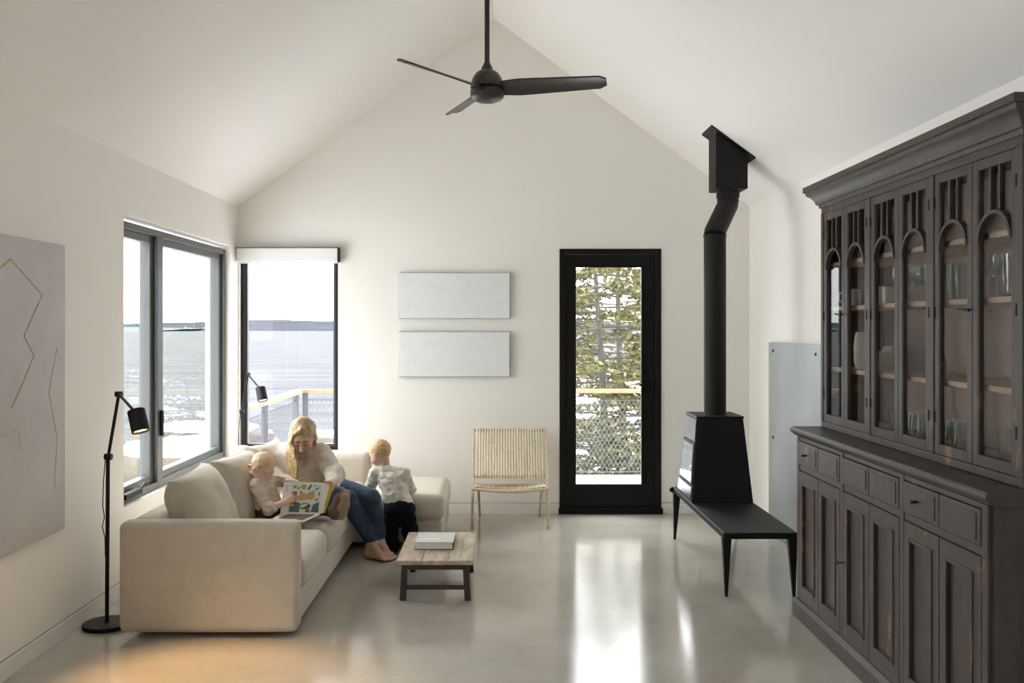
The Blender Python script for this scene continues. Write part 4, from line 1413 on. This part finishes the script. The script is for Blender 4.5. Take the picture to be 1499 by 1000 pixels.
def foot_prims(an, heel, toe, s, side=1, up=(0, 0, 1)):
    an, heel, toe = Vector(an), Vector(heel), Vector(toe)
    d = nrm(toe - heel); u = Vector(up); sd = nrm(d.cross(u)) * side
    L = (toe - heel).length
    mid = heel.lerp(toe, .55)
    ball = heel.lerp(toe, .70)
    p = [cap(an, heel + u * .012 * s, .034 * s, .030 * s, k=.02 * s), cap(an + d * .01 * s, mid + u * .018 * s, .032 * s, .026 * s, k=.03 * s)]
    p += [cap(heel, ball + sd * .018 * s, .026 * s, .021 * s, k=.02 * s), cap(heel, ball - sd * .018 * s, .026 * s, .018 * s, k=.02 * s)]
    for i, (x, ln, r) in enumerate(((.030, .26, .0125), (.011, .27, .009), (-.004, .25, .0085), (-.018, .225, .008), (-.031, .19, .0078))):
        a = ball + sd * x * .8 * s
        p.append(cap(a, a + d * (L * ln) + sd * x * .25 * s - u * .006 * s, r * 1.15 * s, r * s, k=.004 * s))
    return p


def limb(J, names, rr, g=0.0, k=.03, cut=1.0):
    out = []
    for i in range(len(names) - 1):
        a, b = Vector(J[names[i]]), Vector(J[names[i + 1]])
        ra, rb = rr[i]
        if i == len(names) - 2 and cut < 1:
            rb = ra + (rb - ra) * cut; b = a.lerp(b, cut)
        out.append(cap(a, b, ra + g, rb + g, k=k))
    return out


def torso(J, s, g=0.0, belly=1.0):
    pel, nk = Vector(J['pel']), Vector(J['neck'])
    sr, sl = Vector(J['shR']), Vector(J['shL'])
    ch = Vector(J['chest'])
    ax = nrm(sl - sr); up = nrm(nk - pel); fw = nrm(up.cross(ax)); ax = fw.cross(up)
    R = [ax, fw, up]
    p = [ell(pel, R, (.165 * s + g, .120 * s + g, .125 * s + g), .04 * s),
         ell(pel.lerp(ch, .5), R, (.135 * s * belly + g, .105 * s * belly + g, .15 * s + g), .05 * s),
         ell(ch, R, (.155 * s + g, .110 * s + g, .165 * s + g), .05 * s)]
    p.append(cap(sr.lerp(sl, .08), sl.lerp(sr, .08), .062 * s + g, k=.05 * s))
    p.append(cap(ch, nk, .10 * s + g, .062 * s + g, k=.05 * s))
    return p


# ---- the woman
wo = thing('person', (-1.25, 6.3, 0), 'woman with long blonde hair in cream knit sweater and jeans, holding open picture book', 'person')
JW = dict(pel=(-1.30, 6.40, .475), chest=(-1.335, 6.14, .665), neck=(-1.325, 6.00, .755), shR=(-1.505, 6.10, .735), shL=(-1.175, 6.04, .735),
          elR=P(355, 667, 5.98), wrR=P(362, 686, 5.74), elL=(-1.055, 5.86, .625), wrL=(-1.035, 5.68, .60),
          hpR=(-1.335, 6.33, .46), knR=(-1.005, 6.03, .435), anR=P(543, 787, 6.20), hpL=(-1.225, 6.40, .46), knL=(-.860, 6.10, .43), anL=P(555, 783, 6.26))
HC = Vector(P(443, 639, 5.90))
hp, hat, HRm = head_prims(HC, (.10, -.84, -.53), (.05, -.4, 1), 1.0)
body = torso(JW, 1.0, -.018)
body += [cap(JW['neck'], hat(0, -.02, -.06), .055, .050, k=.03)]
for sd_ in 'RL':
    body += limb(JW, ['sh' + sd_, 'el' + sd_, 'wr' + sd_], [(.048, .038), (.038, .025)])
    body += limb(JW, ['hp' + sd_, 'kn' + sd_, 'an' + sd_], [(.078, .052), (.050, .033)])
body += hand_prims(JW['wrR'], Vector((.35, -.8, -.35)), Vector((.75, .3, .1)), .92, .35, 1)
body += hand_prims(JW['wrL'], Vector((-.02, -1, .02)), Vector((-.95, -.1, .1)), .92, .62, 1)
fR0, fR1 = Vector((-.895, 6.215, .030)), Vector((-.735, 6.105, .022))
fL0, fL1 = Vector((-.845, 6.275, .030)), Vector((-.700, 6.155, .022))
body += foot_prims(Vector(JW['anR']) - Vector((0, 0, .04)), fR0, fR1, .95, -1)
body += foot_prims(Vector(JW['anL']) - Vector((0, 0, .04)), fL0, fL1, .95, 1)
body += hp
sdf_obj('body', body, .005, [skin_m, lip_m, brow_m], wo)
sw = torso(JW, 1.0, .012)
for sd_ in 'RL':
    sw += limb(JW, ['sh' + sd_, 'el' + sd_, 'wr' + sd_], [(.066, .056), (.054, .040)], k=.04, cut=.97)
# ribbed hem, cuffs and a V neck
sw += [ell(JW['pel'], [(1, 0, 0), (0, 1, 0), (0, 0, 1)], (.175, .165, .10), .03)]
sw.append(ell(hat(0, .06, -.155), HRm, (.040, .055, .075), .015, 0, True))
sdf_obj('sweater', sw, .006, [knit_m], wo, folds=.010, fscale=13, seed=3, relax=2)
je = [ell(JW['pel'], [(1, 0, 0), (0, 1, 0), (0, 0, 1)], (.165, .15, .10), .03)]
for sd_ in 'RL':
    je += limb(JW, ['hp' + sd_, 'kn' + sd_, 'an' + sd_], [(.093, .066), (.064, .050)], k=.012, cut=.97)
sdf_obj('jeans', je, .006, [jean_m], wo, folds=.006, fscale=16, seed=8)
# hair: scalp cap with a parting, long locks falling forward on one side and down the back
ha = [ell(hat(0, -.022, .028), HRm, (.081, .099, .096), .02)]
RL = random.Random(3)
def lock(pts, r0, r1):
    n = len(pts)
    for i in range(n - 1):
        ha.append(cap(pts[i], pts[i + 1], r0 + (r1 - r0) * i / (n - 1), r0 + (r1 - r0) * (i + 1) / (n - 1), k=.006))
for i in range(12):
    w_ = i / 11
    a = hat(-.006 + .040 * w_, .055 - .115 * w_, .107 - .02 * w_)
    b = hat(.048 + .018 * w_, .058 - .105 * w_, .058)
    b2_ = hat(.072 + .012 * w_, .062 - .115 * w_, -.015)
    c_ = Vector(P(435 - 15 * w_, 662, 5.81 + .10 * w_))
    d_ = Vector(P(436 - 15 * w_ + RL.uniform(-1, 1), 686, 5.80 + .09 * w_))
    e_ = Vector(P(434 - 10 * w_ + RL.uniform(-2, 2), 703 + RL.uniform(-6, 4), 5.80 + .08 * w_))
    lock([a, b, b2_, c_, d_, e_], .0115, .009)
for i in range(8):
    w_ = i / 7
    a = hat(-.012 - .050 * w_, .050 - .12 * w_, .104 - .04 * w_)
    b = hat(-.072, .014 - .09 * w_, .020)
    c_ = hat(-.074, -.04 - .05 * w_, -.06)
    d_ = Vector(P(458 - 6 * w_, 668, 6.06 + .03 * w_))
    lock([a, b, c_, d_], .009, .010)
for i in range(7):
    w_ = i / 6 - .5
    lock([hat(.07 * w_, -.085, .055), hat(.11 * w_, -.108, -.02), hat(.14 * w_, -.11, -.10), Vector(JW['neck']) + Vector((.14 * w_, .09, .02))], .015, .017)
ha.append(ell(hat(-.018, .120, -.026), HRm, (.056, .082, .108), .012, 0, True))
sdf_obj('hair', ha, .005, [hair_m], wo, folds=.003, fscale=40, seed=5)

# ---- toddler reading on the sofa
ch1 = thing('person', (-1.42, 5.62, .39), 'seated toddler in beige top reading the open book on the sofa', 'person')
J1 = dict(pel=(-1.415, 5.62, .455), chest=(-1.455, 5.64, .565), neck=(-1.468, 5.645, .625), shR=(-1.49, 5.565, .605), shL=(-1.425, 5.715, .612),
          elR=P(393, 746, 5.50), wrR=P(414, 736, 5.47), elL=(-1.345, 5.755, .605), wrL=(-1.275, 5.69, .60),
          hpR=(-1.385, 5.575, .445), knR=(-1.205, 5.595, .475), anR=(-1.035, 5.60, .440), hpL=(-1.375, 5.665, .445), knL=(-1.19, 5.69, .475), anL=(-1.025, 5.685, .440))
H1 = Vector(P(385, 686, 5.64))
hp, hat1, HR1 = head_prims(H1, (.70, -.52, -.48), (.25, -.1, 1), .77, True)
b1 = torso(J1, .52, -.006, 1.12) + [cap(J1['neck'], hat1(0, -.02, -.06), .036, .036, k=.02)]
for sd_ in 'RL':
    b1 += limb(J1, ['sh' + sd_, 'el' + sd_, 'wr' + sd_], [(.028, .025), (.025, .019)], k=.015)
    b1 += limb(J1, ['hp' + sd_, 'kn' + sd_, 'an' + sd_], [(.044, .034), (.033, .024)], k=.015)
b1 += hand_prims(J1['wrR'], Vector((.85, .1, .35)), Vector((.1, .9, -.2)), .55, .35, -1)
b1 += hand_prims(J1['wrL'], Vector((.8, -.5, -.1)), Vector((-.2, -.6, -.5)), .55, .4, 1)
for sd_, y in (('R', 5.60), ('L', 5.685)):
    b1 += foot_prims(Vector(J1['an' + sd_]) + Vector((.01, 0, 0)), Vector((-1.00, y, .418)), Vector((-.985, y + .004, .525)), .55, 1, (-1, 0, 0))
b1 += hp
sdf_obj('body', b1, .0042, [skinb_m, lip_m, skinb_m], ch1)
tp = torso(J1, .52, .010, 1.12)
tp += limb(J1, ['shR', 'elR', 'wrR'], [(.040, .036), (.034, .030)], k=.02, cut=.35)
tp += limb(J1, ['shL', 'elL', 'wrL'], [(.040, .036), (.034, .028)], k=.02, cut=.9)
sdf_obj('shirt', tp, .0045, [knit2_m], ch1, folds=.006, fscale=24, seed=2, relax=2)
le = [ell(J1['pel'], [(1, 0, 0), (0, 1, 0), (0, 0, 1)], (.095, .10, .065), .02)]
for sd_ in 'RL':
    le += limb(J1, ['hp' + sd_, 'kn' + sd_, 'an' + sd_], [(.052, .042), (.040, .031)], k=.012, cut=.97)
sdf_obj('leggings', le, .0045, [brown_m], ch1, folds=.004, fscale=24, seed=4)
for sd_, y in (('R', 5.60), ('L', 5.685)):
    sh = [cap((-1.010, y, .425), (-.988, y, .520), .032, .031, k=.02), cap((-1.03, y, .445), (-1.0, y, .43), .034, .034, k=.02)]
    so = sdf_obj('shoe', sh, .0045, [shoe_m], ch1)
    sdf_obj('sole', [cap((-.973, y, .418), (-.957, y, .532), .029, .030, k=.01), cap((-.975, y - .012, .47), (-.960, y + .012, .47), .026, .026, k=.02)], .0045, [sole_m], so)
hr = [ell(hat1(0, -.020, .032), HR1, [v * .77 for v in (.090, .101, .094)], .01)]
hr.append(ell(hat1(0, .130, -.020), HR1, [v * .77 for v in (.095, .105, .105)], .02, 0, True))
hr.append(ell(hat1(0, -.02, -.16), HR1, [v * .77 for v in (.14, .14, .085)], .03, 0, True))
sdf_obj('hair', hr, .0042, [babyhair_m], ch1, folds=.004, fscale=45, seed=1)

# ---- toddler standing at the chaise
ch2 = thing('person', (-.70, 6.33, 0), 'standing toddler in ivory knit and dark trousers leaning on the chaise', 'person')
YC = 6.34
J2 = dict(pel=P(585, 741, YC - .02), chest=P(573, 704, YC + .01), neck=P(563, 686, YC + .03), shR=P(592, 694, YC + .02), shL=P(549, 694, YC + .03),
          elL=P(541, 716, YC + .06), wrL=P(543, 728, YC + .13), elR=P(600, 716, YC + .10), wrR=P(590, 722, YC + .20),
          hpL=P(576, 748, YC - .01), knL=P(571, 778, YC - .03), anL=P(575, 803, YC), hpR=P(594, 748, YC - .01), knR=P(600, 776, YC - .02), anR=P(604, 803, YC + .0))
H2 = Vector(P(556, 664, YC + .03))
hp, hat2, HR2 = head_prims(H2, (-.80, .52, -.30), (-.15, 0, 1), .77, True)
b2 = torso(J2, .52, -.006, 1.12) + [cap(J2['neck'], hat2(0, -.03, -.05), .038, .038, k=.02)]
for sd_ in 'RL':
    b2 += limb(J2, ['sh' + sd_, 'el' + sd_, 'wr' + sd_], [(.028, .025), (.025, .019)], k=.015)
    b2 += limb(J2, ['hp' + sd_, 'kn' + sd_, 'an' + sd_], [(.044, .034), (.033, .026)], k=.015)
b2 += hand_prims(J2['wrL'], Vector((.15, .9, -.35)), Vector((0, .2, -1)), .55, .3, 1)
b2 += hand_prims(J2['wrR'], Vector((-.2, .9, -.2)), Vector((0, .2, -1)), .55, .3, -1)
for sd_, q in (('L', 1), ('R', -1)):
    an = Vector(J2['an' + sd_])
    b2 += foot_prims(an, Vector((an.x, an.y - .025, .018)), Vector((an.x - .02 * q, an.y + .085, .016)), .55, -q)
b2 += hp
sdf_obj('body', b2, .0042, [skinb_m, lip_m, skinb_m], ch2)
tp = torso(J2, .52, .014, 1.15)
for sd_ in 'RL':
    tp += limb(J2, ['sh' + sd_, 'el' + sd_, 'wr' + sd_], [(.046, .040), (.038, .030)], k=.025, cut=.92)
sdf_obj('sweater', tp, .0045, [knit3_m], ch2, folds=.008, fscale=20, seed=6, relax=2)
le = [ell(Vector(J2['pel']) + Vector((0, 0, -.015)), [(1, 0, 0), (0, 1, 0), (0, 0, 1)], (.108, .098, .085), .02)]
for sd_ in 'RL':
    le += limb(J2, ['hp' + sd_, 'kn' + sd_, 'an' + sd_], [(.062, .054), (.052, .046)], k=.02, cut=.90)
sdf_obj('trousers', le, .0045, [navy_m], ch2, folds=.006, fscale=20, seed=7)
hr = [ell(hat2(0, -.020, .032), HR2, [v * .77 for v in (.090, .101, .094)], .01)]
hr.append(ell(hat2(0, .130, -.020), HR2, [v * .77 for v in (.095, .105, .105)], .02, 0, True))
hr.append(ell(hat2(0, .0, -.16), HR2, [v * .77 for v in (.14, .16, .085)], .03, 0, True))
sdf_obj('hair', hr, .0042, [babyhair2_m], ch2, folds=.004, fscale=45, seed=2)

# ---- open picture book
t = thing('open_book', (-1.23, 5.5, .41), 'open picture book with a colourful painted page, held upright on the sofa', 'book')
def quadslab(q, th, nrm_):
    n_ = Vector(nrm_).normalized() * th
    return MB().hexa([Vector(p) for p in q], [Vector(p) + n_ for p in q])
YBK = 5.49
bl, brr, tl_, tr_ = P(410, 752.5, YBK), P(468, 753, YBK), P(416, 706, YBK + .045), P(473, 707, YBK + .045)
pn = Vector((0, -1, .24))
cvr = mat('yellow_book_cover', (.62, .42, .04), .5)
brn = mat('red_brown_page', (.22, .12, .09), .6)
quadslab([bl + Vector((0, .018, 0)), brr + Vector((.008, .02, 0)), tr_ + Vector((.010, .022, 0)), tl_ + Vector((0, .018, 0))], .003, (0, 1, -.24)).build('cover', cvr, t)
quadslab([bl, brr, tr_, tl_], .012, (0, 1, -.24)).build('page_block', page_m, t)
# fanned leaves at the fore edge
for i in range(3):
    a = .006 + .010 * i
    quadslab([brr + Vector((.0, .002 + .004 * i, 0)), brr + Vector((a, .012 + .010 * i, .004)), tr_ + Vector((a * 2.2, .006 + .012 * i, -.006 - .012 * i)), tr_ + Vector((0, .002 + .004 * i, 0))], .0008, (1, -1, 0)).build('leaf', page_m if i < 2 else cvr, t)
n_ = (brr - bl).cross(tl_ - bl).normalized()
if n_.y > 0: n_ = -n_
def on_page(u, v): 
    a = bl.lerp(brr, u); b = tl_.lerp(tr_, u)
    return a.lerp(b, v)
def patch(us, mt, off):
    V = [on_page(u, v) + n_ * off for u, v in us] + [on_page(u, v) + n_ * (off - .0003) for u, v in us]
    k_ = len(us)
    F = [tuple(range(k_)), tuple(range(2 * k_ - 1, k_ - 1, -1))] + [(i, (i + 1) % k_, (i + 1) % k_ + k_, i + k_) for i in range(k_)]
    return V, F
pc = {n: mat('print_' + n, c, .5) for n, c in dict(sky=(.60, .68, .62), ochre=(.55, .33, .06), red=(.25, .06, .04), slate=(.10, .13, .16), blue=(.05, .12, .30), green=(.16, .22, .06), pink=(.55, .28, .22), dark=(.03, .03, .05), cream=(.75, .66, .45)).items()}
RB = random.Random(12)
V, F = patch([(.20, .05), (.97, .05), (.97, .96), (.20, .96)], None, .0006)
pic = link_mesh('printed_picture', V, F, pc['sky'], t)
def blob(u, v, ru, rv, n=10, rot=0):
    return [(u + ru * math.cos(a) * math.cos(rot) - rv * math.sin(a) * math.sin(rot), v + ru * math.cos(a) * math.sin(rot) + rv * math.sin(a) * math.cos(rot)) for a in [2 * PI * i / n for i in range(n)]]
shapes = [('slate', [(.21, .06), (.47, .06), (.47, .36), (.21, .40)]), ('red', [(.25, .36), (.36, .36), (.36, .72), (.25, .70)]), ('ochre', [(.22, .30), (.30, .30), (.33, .66), (.28, .66)]),
          ('ochre', blob(.50, .55, .13, .13)), ('ochre', blob(.72, .58, .11, .13)), ('pink', blob(.60, .50, .10, .05, rot=.5)), ('green', blob(.60, .25, .16, .11)), ('cream', blob(.57, .27, .10, .04, rot=.4)), ('dark', blob(.66, .22, .08, .03, rot=.8)),
          ('red', [(.62, .06), (.74, .06), (.73, .16), (.64, .15)]), ('slate', [(.76, .06), (.96, .06), (.95, .40), (.80, .30)]), ('ochre', blob(.52, .86, .07, .09)), ('blue', blob(.67, .84, .03, .09, rot=-.5)), ('blue', blob(.86, .80, .08, .02, rot=.7)), ('red', blob(.40, .82, .06, .02, rot=.8)),
          ('green', blob(.30, .86, .05, .03)), ('pink', blob(.88, .46, .06, .05)), ('ochre', blob(.80, .90, .04, .03)), ('blue', blob(.77, .70, .05, .015, rot=.3)), ('red', blob(.46, .70, .05, .02, rot=-.7)), ('dark', blob(.93, .64, .015, .07)), ('cream', blob(.40, .62, .04, .05)), ('dark', blob(.70, .92, .012, .05, rot=.5))]
for i, (c_, us) in enumerate(shapes):
    V, F = patch(us, None, .0010 + .00005 * i)
    link_mesh('print_shape', V, F, pc[c_], pic)
for i in range(8):
    V, F = patch([(.04, .90 - .08 * i), (.14, .90 - .08 * i), (.14, .885 - .08 * i), (.04, .885 - .08 * i)], None, .0006)
    if i in (0, 1, 2): link_mesh('text_line', V, F, pc['dark'], t)
# lower half lying towards the viewer
fl, fr_ = P(398, 759.5, 5.40), P(443, 763, 5.36)
quadslab([fl + Vector((-.02, 0, -.012)), fr_ + Vector((0, 0, -.012)), brr + Vector((.004, 0, -.012)), bl + Vector((0, 0, -.012))], .004, (0, 0, 1)).build('lower_cover', brn, t)
quadslab([fl + Vector((0, 0, -.008)), fr_ + Vector((0, .0, -.008)), brr + Vector((0, 0, -.006)), bl + Vector((0, 0, -.006))], .007, (0, 0, 1)).build('lower_pages', page_m, t)
ff = [fl.lerp(bl, .1) + Vector((.03, 0, .0002)), fr_.lerp(brr, .1) + Vector((-.012, 0, .0002)), brr + Vector((-.02, -.008, .0015)), bl + Vector((.05, -.008, .0015))]
quadslab(ff, .0006, (0, 0, 1)).build('lower_picture', brn, t)
